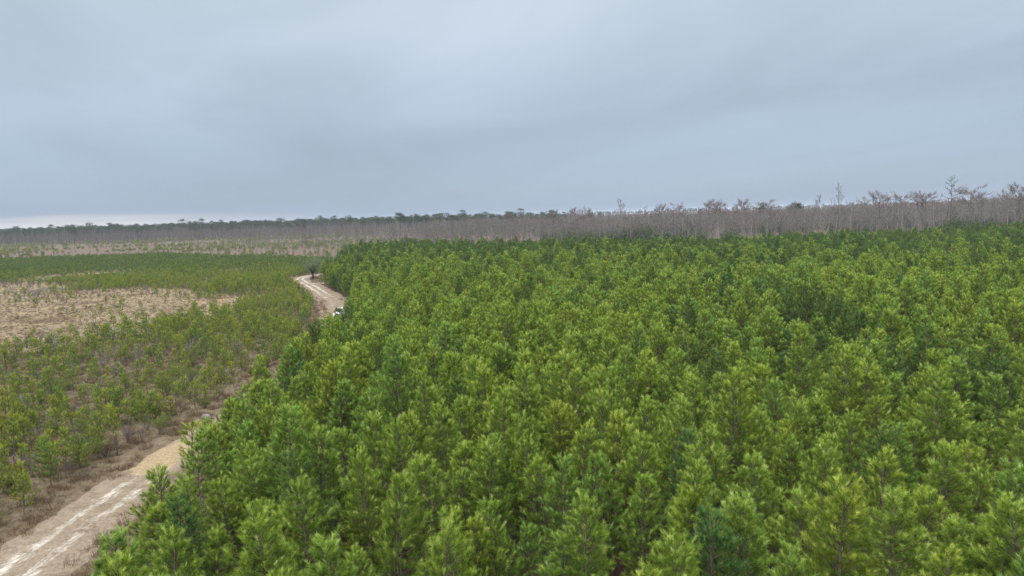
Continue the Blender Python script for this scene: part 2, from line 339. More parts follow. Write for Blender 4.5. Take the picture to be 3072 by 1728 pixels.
def bare_tree(seed, h, kind='swamp'):
    """leafless tree: trunk and limbs in one part, the fine twigs in another"""
    rg = np.random.default_rng(seed); wood, TB, TD, TL = [], [], [], []
    k = 8; lean = rg.normal(0, 0.035 * h, 2)
    top = {'swamp': 0.97, 'flat': 0.86, 'spire': 0.99, 'pole': 0.95, 'fork': 0.80}[kind] * h
    zz = np.linspace(0, top, k); wob = np.cumsum(rg.normal(0, 0.008 * h, (k, 2)), 0) + np.outer(np.linspace(0, 1, k) ** 1.4, lean)
    tp = np.column_stack([wob, zz]); r0 = {'swamp': 0.0095, 'flat': 0.013, 'spire': 0.010, 'pole': 0.0125, 'fork': 0.014}[kind] * h
    rad = np.linspace(r0, r0 * 0.22, k); rad[0] *= 1.5
    wood.append(tube(tp, rad, 6, 0.75 if kind in ('pole', 'fork') else 0.55))
    at = lambda z: np.array([np.interp(z, zz, tp[:, 0]), np.interp(z, zz, tp[:, 1]), z])
    n_l = {'swamp': 17, 'flat': 16, 'spire': 22, 'pole': 7, 'fork': 9}[kind]
    lo = {'swamp': 0.34, 'flat': 0.60, 'spire': 0.36, 'pole': 0.5, 'fork': 0.55}[kind]
    for b in range(n_l):
        u = (b + rg.random() * 0.8) / n_l; z = h * (lo + (top / h - lo) * u); az = b * 2.4 + rg.normal(0, 0.5)
        if kind == 'flat': ln, el = h * 0.30 * rg.uniform(0.7, 1.15) * (1 - 0.35 * u), 16 + 26 * u
        elif kind == 'spire': ln, el = h * 0.20 * (1.12 - u) * rg.uniform(0.5, 1.25) + 0.4, 34 + 30 * u
        elif kind == 'pole': ln, el = h * 0.10 * rg.uniform(0.4, 1.2), 40
        elif kind == 'fork': ln, el = h * 0.26 * rg.uniform(0.5, 1.15), 50
        else: ln, el = h * 0.21 * (1.1 - 0.6 * u) * rg.uniform(0.6, 1.2), 42 + 16 * u
        el = math.radians(el + rg.normal(0, 8)); o = np.array([math.cos(az) * math.cos(el), math.sin(az) * math.cos(el), math.sin(el)])
        s_ = np.linspace(0, 1, 5); curve = 0.16 if kind != 'flat' else -0.10
        pts = at(z) + o * (s_ * ln)[:, None] + np.array([0, 0, 1.0]) * (curve * ln * s_ ** 2)[:, None]; pts[1:] += rg.normal(0, 0.035 * ln, (4, 3))
        rb = r0 * 0.36 * (1.1 - 0.6 * u)
        wood.append(tube(pts, np.linspace(rb, 0.018, 5), 4, 0.5))
        m = {'swamp': 5, 'flat': 9, 'spire': 5, 'pole': 3, 'fork': 5}[kind]
        for s in range(m):
            q = rg.uniform(0.3, 1.0); p0 = np.array([np.interp(q, s_, pts[:, c]) for c in range(3)])
            up = 0.3 if kind == 'flat' else 0.55
            d = unit(o * 0.7 + rg.normal(0, 0.55, 3) + np.array([0, 0, up])); l2 = ln * rg.uniform(0.25, 0.5)
            p1 = p0 + d * l2
            wood.append(tube([p0, (p0 + p1) / 2 + rg.normal(0, 0.04 * l2, 3), p1], [0.03, 0.022, 0.012], 3, 0.35))
            tw = {'swamp': 7, 'flat': 13, 'spire': 6, 'pole': 4, 'fork': 6}[kind]
            f = rg.uniform(0.15, 1.0, tw)[:, None]
            TB.append(p0 + (p1 - p0) * f); TD.append(unit(d + rg.normal(0, 0.6, (tw, 3)) + np.array([0, 0, 0.35 if kind != 'flat' else 0.1]))); TL.append(l2 * rg.uniform(0.45, 0.95, tw) + 0.15)
    TB, TD, TL = np.concatenate(TB), np.concatenate(TD), np.concatenate(TL)
    n = len(TB); tint = np.clip(rg.normal(0.25, 0.2, n), 0, 1)
    if kind == 'flat': tint = np.clip(rg.normal(0.8, 0.25, n), 0, 1)
    tw = [slivers(TB, TD, TL, np.full(n, 0.042 if kind != 'flat' else 0.05), tint, tint, rg)]
    return wood, tw

def shrub(seed, h, R, n=900, size=0.07, leafless=False):
    """rounded many-stemmed bush with an uneven outline"""
    rg = np.random.default_rng(seed); wood = []; tips = []
    for s in range(11):
        az = rg.random() * 6.28; d = np.array([math.cos(az), math.sin(az), 0]) * rg.uniform(0.15, 1.0) * R
        p = np.array([[0, 0, 0], d * 0.45 + [0, 0, h * 0.45], d + [0, 0, h * rg.uniform(0.6, 1.0)]]) + rg.normal(0, 0.03, (3, 3)); p[0] = d * 0.15
        wood.append(tube(p, [0.025, 0.016, 0.006], 4, 0.6)); tips.append(p)
    tips = np.array(tips)
    if leafless:
        i = rg.integers(0, len(tips), n); f = rg.uniform(0.2, 1.0, n)[:, None]
        a, b, c = tips[i, 0], tips[i, 1], tips[i, 2]; B = np.where(f < 0.5, a + (b - a) * 2 * f, b + (c - b) * (2 * f - 1))
        D = unit(unit(c - a) + rg.normal(0, 0.75, (n, 3)) + np.array([0, 0, 0.3]))
        t = np.clip(rg.normal(0.35, 0.25, n), 0, 1)
        return wood, [slivers(B, D, rg.uniform(0.15, 0.5, n) * h * 0.45, np.full(n, 0.016), t, t, rg)]
    i = rg.integers(0, len(tips), n); f = rg.uniform(0.35, 1.05, n)[:, None]
    C = tips[i, 1] + (tips[i, 2] - tips[i, 1]) * f + rg.normal(0, 1, (n, 3)) * np.array([0.17 * R, 0.17 * R, 0.12 * h])
    C[:, 2] = np.maximum(C[:, 2], 0.06)
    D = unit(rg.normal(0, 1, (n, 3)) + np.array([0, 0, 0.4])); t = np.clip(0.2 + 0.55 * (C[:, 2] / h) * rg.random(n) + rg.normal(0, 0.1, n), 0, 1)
    rep = lambda a: np.repeat(a, 3, 0)
    D3 = unit(rep(D) + rg.normal(0, 0.5, (3 * n, 3)))
    return wood, [slivers(rep(C), D3, rg.uniform(0.8, 1.6, 3 * n) * size, np.full(3 * n, size * 0.75), rep(t), np.clip(rep(t) + 0.1, 0, 1), rg)]

def grass_clump(seed, h=0.7, n=42, R=0.28, w=0.02):
    rg = np.random.default_rng(seed); az = rg.random(n) * 6.28; r = R * np.sqrt(rg.random(n))
    B = np.column_stack([r * np.cos(az), r * np.sin(az), np.zeros(n)]); D = unit(np.column_stack([np.cos(az) * 0.35, np.sin(az) * 0.35, np.ones(n)]) + rg.normal(0, 0.22, (n, 3)))
    t = np.clip(rg.normal(0.5, 0.25, n), 0, 1); return [slivers(B, D, h * rg.uniform(0.5, 1.1, n), np.full(n, w), t * 0.6, t, rg)]

# ------------------------------------------------------------------ object helpers
def tag(o, label=None, cat=None, group=None, kind=None):
    for k, v in (('label', label), ('category', cat), ('group', group), ('kind', kind)):
        if v: o[k] = v
    return o
def add(name, me, parent=None):
    o = bpy.data.objects.new(name, me); COL.objects.link(o)
    if parent: o.parent = parent
    return o
def plant(name, part_meshes, loc, rot=0.0, sc=1.0, label=None, cat='tree', group=None, tilt=(0.0, 0.0)):
    """an Empty at the base that parents the parts ((part name, mesh), ...); copies share mesh data"""
    e = bpy.data.objects.new(name, None); COL.objects.link(e); e.empty_display_size = 0.2
    e.location = loc; e.rotation_euler = (tilt[0], tilt[1], rot); e.scale = (sc if isinstance(sc, tuple) else (sc, sc, sc))
    for pn, me in part_meshes: add(pn, me, e)
    return tag(e, label, cat, group)

def scatter(name, variants, XY, scale, label, vidx=None, zscale=None, cat=None, tilt=0.05, z=None):
    """ONE uncountable mass: a point mesh whose vertices carry whole plants (mesh data of the variants)"""
    n = len(XY); rg = np.random.default_rng(len(name) * 131 + n)
    me = bpy.data.meshes.new(name); me.vertices.add(n)
    co = np.column_stack([XY, np.zeros(n) if z is None else z]).astype(np.float32); me.vertices.foreach_set('co', co.ravel())
    rot = np.column_stack([rg.normal(0, tilt, n), rg.normal(0, tilt, n), rg.random(n) * 6.283]).astype(np.float32)
    sc = np.column_stack([scale, scale, scale if zscale is None else zscale]).astype(np.float32)
    idx = (rg.integers(0, len(variants), n) if vidx is None else vidx).astype(np.int32)
    a = me.attributes.new('rot', 'FLOAT_VECTOR', 'POINT'); a.data.foreach_set('vector', rot.ravel())
    a = me.attributes.new('size', 'FLOAT_VECTOR', 'POINT'); a.data.foreach_set('vector', sc.ravel())
    a = me.attributes.new('which', 'INT', 'POINT'); a.data.foreach_set('value', idx)
    o = add(name, me); tag(o, label, cat, None, 'stuff')
    g = bpy.data.node_groups.new(name, 'GeometryNodeTree')
    g.interface.new_socket('Geometry', in_out='INPUT', socket_type='NodeSocketGeometry'); g.interface.new_socket('Geometry', in_out='OUTPUT', socket_type='NodeSocketGeometry')
    gi, go = g.nodes.new('NodeGroupInput'), g.nodes.new('NodeGroupOutput'); L = g.links.new
    ip = g.nodes.new('GeometryNodeInstanceOnPoints'); ip.inputs['Pick Instance'].default_value = True
    j = g.nodes.new('GeometryNodeJoinGeometry')
    for v in reversed(variants):                        # join lists its links last-in first
        oi = g.nodes.new('GeometryNodeObjectInfo'); oi.inputs['Object'].default_value = v; oi.inputs['As Instance'].default_value = False
        gt = g.nodes.new('GeometryNodeGeometryToInstance'); L(oi.outputs['Geometry'], gt.inputs[0]); L(gt.outputs[0], j.inputs[0])
    L(j.outputs[0], ip.inputs['Instance']); L(gi.outputs[0], ip.inputs['Points'])
    for nm, ty, sk in (('rot', 'FLOAT_VECTOR', 'Rotation'), ('size', 'FLOAT_VECTOR', 'Scale'), ('which', 'INT', 'Instance Index')):
        na = g.nodes.new('GeometryNodeInputNamedAttribute'); na.data_type = ty; na.inputs['Name'].default_value = nm
        L(na.outputs['Attribute'], ip.inputs[sk])
    L(ip.outputs[0], go.inputs[0])
    md = o.modifiers.new('plants', 'NODES'); md.node_group = g
    return o
def source(name, chunks_by_mat):
    """mesh data for scatter(): never linked to the scene"""
    mats = [m for _, m in chunks_by_mat]; ch = []
    for i, (cs, _) in enumerate(chunks_by_mat): ch += [(v, t, a, i) for v, t, a, _ in cs]
    return bpy.data.objects.new(name, build_mesh(name, ch, mats))

# value noise for the layout
_tab = np.random.default_rng(3).random((256, 256))
def vnoise(x, y):
    xi, yi = np.floor(x).astype(int), np.floor(y).astype(int); fx, fy = x - xi, y - yi; fx, fy = fx * fx * (3 - 2 * fx), fy * fy * (3 - 2 * fy)
    T = lambda a, b: _tab[a % 256, b % 256]
    return (T(xi, yi) * (1 - fx) + T(xi + 1, yi) * fx) * (1 - fy) + (T(xi, yi + 1) * (1 - fx) + T(xi + 1, yi + 1) * fx) * fy
def fbm(x, y, s, o=3):
    v, a, t = 0, 1.0, 0
    for k in range(o): v = v + a * vnoise(x / s * 2 ** k + 17 * k, y / s * 2 ** k + 5 * k); t += a; a *= 0.5
    return v / t
def inside(x, y, poly):
    r = np.zeros(np.shape(x), bool); n = len(poly)
    for i in range(n):
        (x1, y1), (x2, y2) = poly[i], poly[(i + 1) % n]
        c = ((y1 > y) != (y2 > y)) & (x < (x2 - x1) * (y - y1) / ((y2 - y1) or 1e-9) + x1); r ^= c
    return r

# ------------------------------------------------------------------ the lie of the land
TRACK = np.array([(-26.9, -10), (-26.9, 20), (-26.9, 35), (-27.0, 47), (-26.9, 56), (-26.2, 66), (-25.6, 80), (-26.4, 95), (-28.8, 108), (-31.8, 120), (-35.0, 136), (-40.0, 153), (-47.0, 170), (-56.5, 192), (-64.5, 209), (-68.5, 220), (-69.0, 229), (-63.0, 237), (-50.0, 243)], float)
def smooth_line(P, step=1.2):
    P = np.asarray(P, float); t = np.r_[0, np.cumsum(np.linalg.norm(np.diff(P, axis=0), axis=1))]; s = np.arange(0, t[-1], step)
    q = np.column_stack([np.interp(s, t, P[:, 0]), np.interp(s, t, P[:, 1])])
    for _ in range(6): q[1:-1] = (q[:-2] + 2 * q[1:-1] + q[2:]) / 4
    return q
TL_ = smooth_line(TRACK)
def track_dist(x, y):
    x, y = np.asarray(x, float), np.asarray(y, float); q = TL_[::2]; out = np.empty(x.shape); X, Y = x.ravel(), y.ravel(); o = out.ravel(); sg = np.empty(len(o))
    for s in range(0, len(X), 20000):
        d = np.hypot(X[s:s + 20000, None] - q[None, :, 0], Y[s:s + 20000, None] - q[None, :, 1]); o[s:s + 20000] = d.min(1)
    return o.reshape(x.shape)
def left_of_track(x, y):
    yy = np.minimum(TL_[:, 1], 229); i = np.argsort(yy[:np.argmax(TL_[:, 1] > 229)] if (TL_[:, 1] > 229).any() else yy)
    return x < np.interp(y, TL_[i, 1], TL_[i, 0])
STAND = [(-13.5, -8), (-17.0, 18), (-19.2, 25), (-20.8, 31), (-21.4, 38), (-22.4, 46), (-23.8, 57), (-25.0, 70), (-26.2, 88), (-27.2, 104), (-27.6, 114), (-29.0, 121), (-30.5, 130), (-34, 143), (-39.5, 158), (-43.5, 165), (-49.5, 176), (-57, 197.3), (-44, 196.5), (-30, 196), (-30, 203), (-44, 203.5), (-52, 206), (-56, 219), (-58, 228), (-66, 262), (-74, 312), (-58, 345), (-30, 322), (2, 300), (67, 279), (133, 281), (217, 290), (340, 315), (340, -8)]
CLEAR = [[(-74, 98), (-68, 108), (-63, 120), (-60, 134), (-57, 146), (-62, 160), (-70, 176), (-88, 186), (-112, 203), (-168, 232), (-240, 275), (-240, 150), (-130, 80)],
         [(-186, 262), (-166, 276), (-150, 280), (-146, 268), (-156, 256), (-172, 248)], [(-125, 246), (-104, 243), (-97, 262), (-118, 268)], [(-114, 270), (-92, 270), (-88, 292), (-112, 294)], [(-100, 210), (-84, 205), (-80, 216), (-98, 222)]]
FIELD_FAR = [(-520, 452), (-336, 450), (-278, 441), (-233, 452), (-170, 395), (-120, 355), (-86, 325), (-74, 312)]
def field_far(x): p = np.array(FIELD_FAR); return np.interp(x, p[:, 0], p[:, 1])
def clearing(x, y):
    xx, yy = x + (fbm(x, y, 16) - 0.5) * 26, y + (fbm(x + 400, y, 16) - 0.5) * 34
    r = np.zeros(np.shape(x), bool)
    for p in CLEAR: r |= inside(xx, yy, p)
    return r

# ground: one sheet out to the horizon, finer where the zones change
gx = np.r_[-7000, -4500, -2800, -1800, -1200, -900, np.arange(-700, 420, 5.0), 600, 900, 1200, 1800, 2800, 4500, 7000]
gy = np.r_[-250, -120, -60, -30, np.arange(-10, 480, 5.0), np.arange(480, 1100, 20.0), 1300, 1700, 2400, 3500, 5000, 7000, 9000]
GX, GY = np.meshgrid(gx, gy); nx, ny = len(gx), len(gy)
me = bpy.data.meshes.new('ground')
vv = np.column_stack([GX.ravel(), GY.ravel(), np.zeros(GX.size)]); ii = np.arange(nx * ny).reshape(ny, nx)
me.from_pydata(vv.tolist(), [], np.stack([ii[:-1, :-1], ii[:-1, 1:], ii[1:, 1:], ii[1:, :-1]], -1).reshape(-1, 4).tolist())
zone = np.zeros((GX.size, 4), np.float32); zone[:, 3] = 1
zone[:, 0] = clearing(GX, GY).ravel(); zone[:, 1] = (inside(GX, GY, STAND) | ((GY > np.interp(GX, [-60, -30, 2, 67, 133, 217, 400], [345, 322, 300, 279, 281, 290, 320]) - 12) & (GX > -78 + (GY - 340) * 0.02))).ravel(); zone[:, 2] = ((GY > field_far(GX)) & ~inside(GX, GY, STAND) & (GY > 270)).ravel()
me.attributes.new('zone', 'FLOAT_COLOR', 'POINT').data.foreach_set('color', zone.ravel()); me.materials.append(M_GROUND)
tag(add('ground', me), kind='structure')

# dirt track: strip laid just over the soil, with a side branch
def strip(name, line, wl, wr, ruts, sand, zlift, k=11):
    t = unit(np.gradient(line, axis=0)); nrm = np.column_stack([t[:, 1], -t[:, 0]])       # to the right of travel
    s = np.linspace(-1, 1, k); wl, wr = np.broadcast_to(wl, len(line)), np.broadcast_to(wr, len(line))
    off = np.where(s[None] < 0, s[None] * wl[:, None], s[None] * wr[:, None])
    rag = (fbm(line[:, 0] * 9, line[:, 1] * 3, 6) - 0.5) * 1.4; off[:, 0] += rag; off[:, -1] -= rag[::-1]
    XY = line[:, None] + nrm[:, None] * off[..., None]
    rutz = -0.05 * np.exp(-((np.abs(off) - 0.82) / 0.28) ** 2)
    Zs = zlift + rutz + 0.05 + (fbm(XY[..., 0], XY[..., 1], 1.7) - 0.5) * 0.05; Zs[:, 0] = Zs[:, -1] = zlift
    m_ = bpy.data.meshes.new(name); n_ = len(line); q = np.arange(n_ * k).reshape(n_, k)
    m_.from_pydata(np.column_stack([XY.reshape(-1, 2), Zs.ravel()]).tolist(), [], np.stack([q[:-1, :-1], q[:-1, 1:], q[1:, 1:], q[1:, :-1]], -1).reshape(-1, 4).tolist())
    for nm, val in (('across', off), ('ruts', np.repeat(ruts[:, None], k, 1)), ('sand', np.broadcast_to(sand(XY), off.shape))):
        m_.attributes.new(nm, 'FLOAT', 'POINT').data.foreach_set('value', np.ascontiguousarray(val, dtype=np.float32).ravel())
    m_.materials.append(M_TRACK); return tag(add(name, m_), kind='structure')
yy = TL_[:, 1]
wl = np.interp(yy, [0, 40, 60, 110, 125, 150, 175, 195, 215, 230], [2.7, 2.7, 1.9, 1.9, 3.4, 4.0, 3.6, 3.4, 2.2, 2.0]); wr = np.interp(yy, [0, 60, 110, 130, 160, 190, 205, 230], [3.2, 3.0, 2.8, 3.0, 3.4, 3.2, 4.0, 2.4])
rt = np.interp(yy, [0, 36, 47, 50, 110, 150, 165, 185, 200, 240], [1.0, 0.85, 0.7, 0.25, 0.2, 0.35, 0.6, 1.2, 2.4, 2.6])
def sandy(XY): return np.exp(-(((XY[..., 0] + 27.6) / 1.7) ** 2) ** 1.5) * np.clip(1 - np.abs((XY[..., 1] - 52) / 5.0) ** 3, 0, 1)
strip('dirt_track', TL_, wl, wr, rt, sandy, 0.006)
side = smooth_line([(-61.5, 200.5), (-57, 200.0), (-50, 199.8), (-38, 199.6), (-20, 199.5)])
strip('side_path', side, 1.9, 1.9, np.full(len(side), 2.4), lambda q: np.zeros(q.shape[:2]), 0.075)

# ------------------------------------------------------------------ plant stock
PINES = []
for i, (h, R, th) in enumerate([(6.6, 1.6, 1.0), (7.2, 1.5, 0.97), (6.0, 1.55, 1.0), (6.8, 1.7, 0.92), (6.3, 1.35, 1.0), (7.4, 1.6, 0.86), (6.5, 1.5, 0.75), (5.4, 1.5, 1.0), (7.6, 1.55, 0.9)]):
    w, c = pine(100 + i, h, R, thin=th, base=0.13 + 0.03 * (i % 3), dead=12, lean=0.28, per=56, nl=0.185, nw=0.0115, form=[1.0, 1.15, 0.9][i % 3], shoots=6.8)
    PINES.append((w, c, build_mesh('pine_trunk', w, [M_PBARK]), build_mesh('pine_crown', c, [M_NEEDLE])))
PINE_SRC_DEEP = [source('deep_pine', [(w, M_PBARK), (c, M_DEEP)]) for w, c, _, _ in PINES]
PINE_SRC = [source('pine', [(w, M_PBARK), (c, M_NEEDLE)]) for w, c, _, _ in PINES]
YOUNG = []
for i, (h, R, th) in enumerate([(3.1, 0.66, 0.8), (2.7, 0.70, 0.9), (3.6, 0.62, 0.65), (2.2, 0.55, 0.85), (3.3, 0.78, 0.7), (1.5, 0.42, 0.9)]):
    w, c = pine(200 + i, h, R, base=0.16 if i != 2 else 0.4, whorl=0.42, per=30, nl=0.17, nw=0.017, thin=th, lean=0.15, dead=3, form=1.1)
    YOUNG.append((w, c, build_mesh('young_pine_trunk', w, [M_PBARK]), build_mesh('young_pine_crown', c, [M_YOUNG])))
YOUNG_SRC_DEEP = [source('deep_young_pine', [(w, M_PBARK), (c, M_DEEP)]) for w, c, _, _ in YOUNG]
YOUNG_SRC = [source('young_pine', [(w, M_PBARK), (c, M_YOUNG)]) for w, c, _, _ in YOUNG]
BARE = []
for i, (h, kd) in enumerate([(15, 'swamp'), (17, 'swamp'), (13, 'swamp'), (16, 'swamp'), (14, 'pole'), (16, 'fork')]):
    w, t = bare_tree(300 + i, h, kd); BARE.append((w, t, build_mesh('bare_trunk', w, [M_GBARK]), build_mesh('bare_twigs', t, [M_GBARK])))
BARE_SRC = [source('bare_tree', [(w + t, M_GBARK)]) for w, t, _, _ in BARE]
FLAT = []
for i, h in enumerate([19, 20, 18, 21]):
    w, t = bare_tree(400 + i, h, 'flat'); FLAT.append((w, t, build_mesh('cypress_trunk', w, [M_CBARK]), build_mesh('cypress_crown', t, [M_CBARK])))
TALL = []
for i, (h, s) in enumerate([(20, 3.2), (21, 3.8), (18.5, 3.0), (22, 3.5)]):
    w, c = tall_pine(500 + i, h, s); TALL.append((w, c, build_mesh('tall_pine_trunk', w, [M_PBARK]), build_mesh('tall_pine_crown', c, [M_DARKPINE])))
TALL_SRC = [source('tall_pine', [(w, M_PBARK), (c, M_DARKPINE)]) for w, c, _, _ in TALL]
BUSH = [shrub(600 + i, h, R) for i, (h, R) in enumerate([(1.7, 1.3), (2.1, 1.2), (1.3, 1.0)])]
BUSH_ME = [(build_mesh('bush_stems', w, [M_GBARK]), build_mesh('bush_leaves', c, [M_LEAF])) for w, c in BUSH]
BUSH_SRC = [source('bush', [(w, M_GBARK), (c, M_LEAF)]) for w, c in BUSH]
TWIG = [shrub(650 + i, h, R, 260, leafless=True) for i, (h, R) in enumerate([(1.2, 0.9), (0.8, 0.8), (2.4, 1.0)])]
TWIG_ME = [(build_mesh('dead_shrub_stems', w, [M_GBARK]), build_mesh('dead_shrub_twigs', t, [M_GBARK])) for w, t in TWIG]
TWIG_SRC = [source('dead_shrub', [(w + t, M_CBARK if i == 1 else M_GBARK)]) for i, (w, t) in enumerate(TWIG)]
GRASS_SRC = [source('grass_clump', [(grass_clump(700 + i, h, 42, r), m_)]) for i, (h, r, m_) in enumerate([(0.55, 0.35, M_DRY), (0.8, 0.3, M_DRY), (0.4, 0.45, M_DRY), (0.6, 0.35, M_RUST), (0.45, 0.5, M_WEED), (0.6, 0.4, M_WEED)])]

# ------------------------------------------------------------------ pine stand right of the track
gxs, gys = np.arange(-80, 345, 2.25), np.arange(6, 350, 2.38)
SX, SY = (a.ravel() for a in np.meshgrid(gxs, gys)); SX = SX + rng.normal(0, 0.55, SX.size); SY = SY + rng.normal(0, 0.55, SY.size)
gap_ = fbm(SX, SY, 7, 2)
keep = inside(SX, SY, STAND) & (np.abs(SX) < 0.80 * SY + 16) & (gap_ > 0.20) & (rng.random(SX.size) > 0.05) & (track_dist(SX, SY) > np.interp(SY, [55, 65, 100, 112], [3.8, 2.2, 2.0, 3.2])) & ~((SY > 93) & (SY < 127) & (SX < -0.258 * SY + 0.9))
SX, SY = SX[keep], SY[keep]
s_h = 0.74 + 0.46 * fbm(SX, SY, 26, 3) + rng.normal(0, 0.14, SX.size); s_h = np.clip(s_h, 0.5, 1.3); s_h = np.where(track_dist(SX, SY) < 13, np.minimum(s_h, 0.98), s_h)
s_w = s_h * rng.uniform(0.9, 1.18, SX.size); s_v = rng.integers(0, len(PINES), SX.size)
edge_px, edge_py, _ = project(np.column_stack([SX, SY, 6.6 * s_h]))        # the outer rows thin out towards the track
rim = (SY > 150) | (edge_px / 3 > np.interp(edge_py / 3, [292, 300, 314, 338, 366, 393, 429, 457, 481, 517, 560, 600, 700], [330, 347, 334, 290, 248, 205, 192, 156, 122, 104, 84, 66, 10]))
SX, SY, s_h, s_w, s_v = SX[rim], SY[rim], s_h[rim], s_w[rim], s_v[rim]
px, py, dep = project(np.column_stack([SX, SY, 5.6 * s_h]))
infr = (dep > 5) & (px > -60) & (px < 3132) & (py < 1790)
order = np.argsort(np.where(infr, dep, 1e9))[:300]
ind = np.zeros(SX.size, bool); ind[order] = True
edge = np.array([min(math.hypot(x - a, y - b) for a, b in STAND[2:14]) for x, y in zip(SX, SY)])
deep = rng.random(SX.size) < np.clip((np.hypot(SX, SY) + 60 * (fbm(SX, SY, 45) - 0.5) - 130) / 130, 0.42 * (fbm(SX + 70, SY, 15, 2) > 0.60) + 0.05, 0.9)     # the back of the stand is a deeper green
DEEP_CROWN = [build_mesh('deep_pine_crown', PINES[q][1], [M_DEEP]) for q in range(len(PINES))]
ords = ['first', 'second', 'third', 'fourth', 'fifth', 'sixth', 'seventh', 'eighth', 'ninth', 'tenth', 'eleventh', 'twelfth', 'thirteenth', 'fourteenth', 'fifteenth', 'sixteenth', 'seventeenth', 'eighteenth', 'nineteenth', 'twentieth', 'twenty-first', 'twenty-second', 'twenty-third', 'twenty-fourth', 'twenty-fifth', 'twenty-sixth']; n_edge = 0
for i in order:
    w, c, tm, cm = PINES[s_v[i]]
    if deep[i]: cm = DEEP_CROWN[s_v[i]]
    on_edge = (SY[i] < 120) and track_dist(SX[i:i + 1], SY[i:i + 1])[0] < 10.5
    lab = ('green plantation pine on the outer row facing the sandy dirt track', 'pines on the stand edge facing the track') if on_edge else \
          ('green plantation pine with pale shoot tips in the nearest rows of the dense stand', 'pines in the nearest rows of the stand')
    if deep[i] and not on_edge: lab = ('deeper green plantation pine among the lighter ones in the nearest rows', 'deep green pines in the nearest rows')
    if on_edge and n_edge < len(ords):
        lab = (ords[n_edge] + ' pine from the bottom of the photo in the outer row facing the track', lab[1]); n_edge += 1
    plant('pine_tree', (('trunk', tm), ('crown', cm)), (SX[i], SY[i], 0), rng.random() * 6.28, (s_w[i], s_w[i], s_h[i]), lab[0], 'pine tree', lab[1], (rng.normal(0, 0.03), rng.normal(0, 0.03)))
far_ = ~ind
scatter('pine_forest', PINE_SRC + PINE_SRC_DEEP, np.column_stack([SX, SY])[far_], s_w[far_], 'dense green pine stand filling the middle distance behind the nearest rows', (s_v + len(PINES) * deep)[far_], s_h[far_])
# suppressed pines filling the gaps between the rows
n = 9000; bx, by = rng.uniform(-75, 240, n), np.sqrt(rng.uniform(14 ** 2, 300 ** 2, n)); ex_, ey_, _ = project(np.column_stack([bx, by, np.full(n, 3.4)]))
k = inside(bx, by, STAND) & (np.abs(bx) < 0.8 * by + 10) & (track_dist(bx, by) > 5.5) & ((by > 130) | (ex_ / 3 > np.interp(ey_ / 3, [300, 338, 393, 429, 481, 560, 700], [360, 310, 235, 215, 150, 105, 30])))
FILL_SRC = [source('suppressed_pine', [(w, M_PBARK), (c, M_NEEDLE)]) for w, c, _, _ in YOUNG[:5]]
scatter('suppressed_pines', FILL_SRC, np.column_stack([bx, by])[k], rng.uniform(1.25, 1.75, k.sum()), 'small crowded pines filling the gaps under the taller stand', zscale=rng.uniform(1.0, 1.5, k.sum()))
# dead brush on the stand floor
n = 5200; bx, by = rng.uniform(-26, 90, n), rng.uniform(14, 120, n)
k = inside(bx, by, STAND) & (np.abs(bx) < 0.8 * by + 10); scatter('forest_undergrowth', TWIG_SRC, np.column_stack([bx, by])[k], rng.uniform(0.5, 1.1, k.sum()), 'brown leafless brush on the floor between the pines')

# ------------------------------------------------------------------ young field left of the track
n = 120000; fx, fy = rng.uniform(-440, -24, n), rng.uniform(18, 455, n)
fr = (fx > -0.80 * fy - 14)
fx, fy = fx[fr], fy[fr]
dn = 0.24 + 0.85 * (fbm(fx, fy, 22, 3) - 0.30) + np.clip((np.hypot(fx, fy) - 110) / 200, 0, 0.6) * 0.95
cl = clearing(fx + rng.normal(0, 3, fx.size), fy + rng.normal(0, 6, fx.size))
dn = np.where(cl, 0.010 + 0.05 * (fbm(fx, fy, 12) > 0.58), dn)
ok = (rng.random(fx.size) < dn) & left_of_track(fx, fy) & (track_dist(fx, fy) > 4.6) & (fy < field_far(fx) + rng.normal(0, 3, fx.size)) & ~inside(fx, fy, STAND) & (np.hypot(fx + 64, fy - 216) > 7)
fx, fy, cl = fx[ok], fy[ok], cl[ok]
big = np.interp(track_dist(fx, fy) + 0.25 * np.maximum(fy - 90, 0), [5, 40, 90, 160], [0.86, 0.74, 0.60, 0.52])      # tallest beside the track
f_s = np.clip(0.66 + 0.62 * fbm(fx, fy, 40, 2) + rng.normal(0, 0.17, fx.size), 0.42, 1.45) * big * np.where(cl, 1.1, 1.0); f_w = f_s * np.interp(big, [0.55, 0.86], [1.35, 0.98]); f_v = rng.integers(0, len(YOUNG), fx.size)
px, py, dep = project(np.column_stack([fx, fy, 1.5 * f_s])); infr = (dep > 5) & (px > -20) & (px < 3092) & (py < 1748)
order = np.argsort(np.where(infr, dep / f_s, 1e9))[:300]; ind = np.zeros(fx.size, bool); ind[order] = True
for i in order:
    w, c, tm, cm = YOUNG[f_v[i]]
    near_track = track_dist(fx[i:i + 1], fy[i:i + 1])[0] < 9
    if cl[i]: lab = ('small young pine standing alone in the open tan grass clearing', 'young pines in the tan clearing')
    elif near_track: lab = ('young pine in the brushy strip along the dirt track', 'young pines lining the track')
    else: lab = ('young pine scattered over the brushy field away from the track', 'young pines in the near field')
    plant('young_pine_tree', (('trunk', tm), ('crown', cm)), (fx[i], fy[i], 0), rng.random() * 6.28, (float(f_w[i]), float(f_w[i]), float(f_s[i])), lab[0], 'pine tree', lab[1], (rng.normal(0, 0.04), rng.normal(0, 0.04)))
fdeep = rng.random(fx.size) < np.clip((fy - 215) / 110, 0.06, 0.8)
scatter('young_pine_field', YOUNG_SRC + YOUNG_SRC_DEEP, np.column_stack([fx, fy])[~ind], f_w[~ind], 'mass of young pines covering the far side of the open field', (f_v + len(YOUNG) * fdeep)[~ind], f_s[~ind])

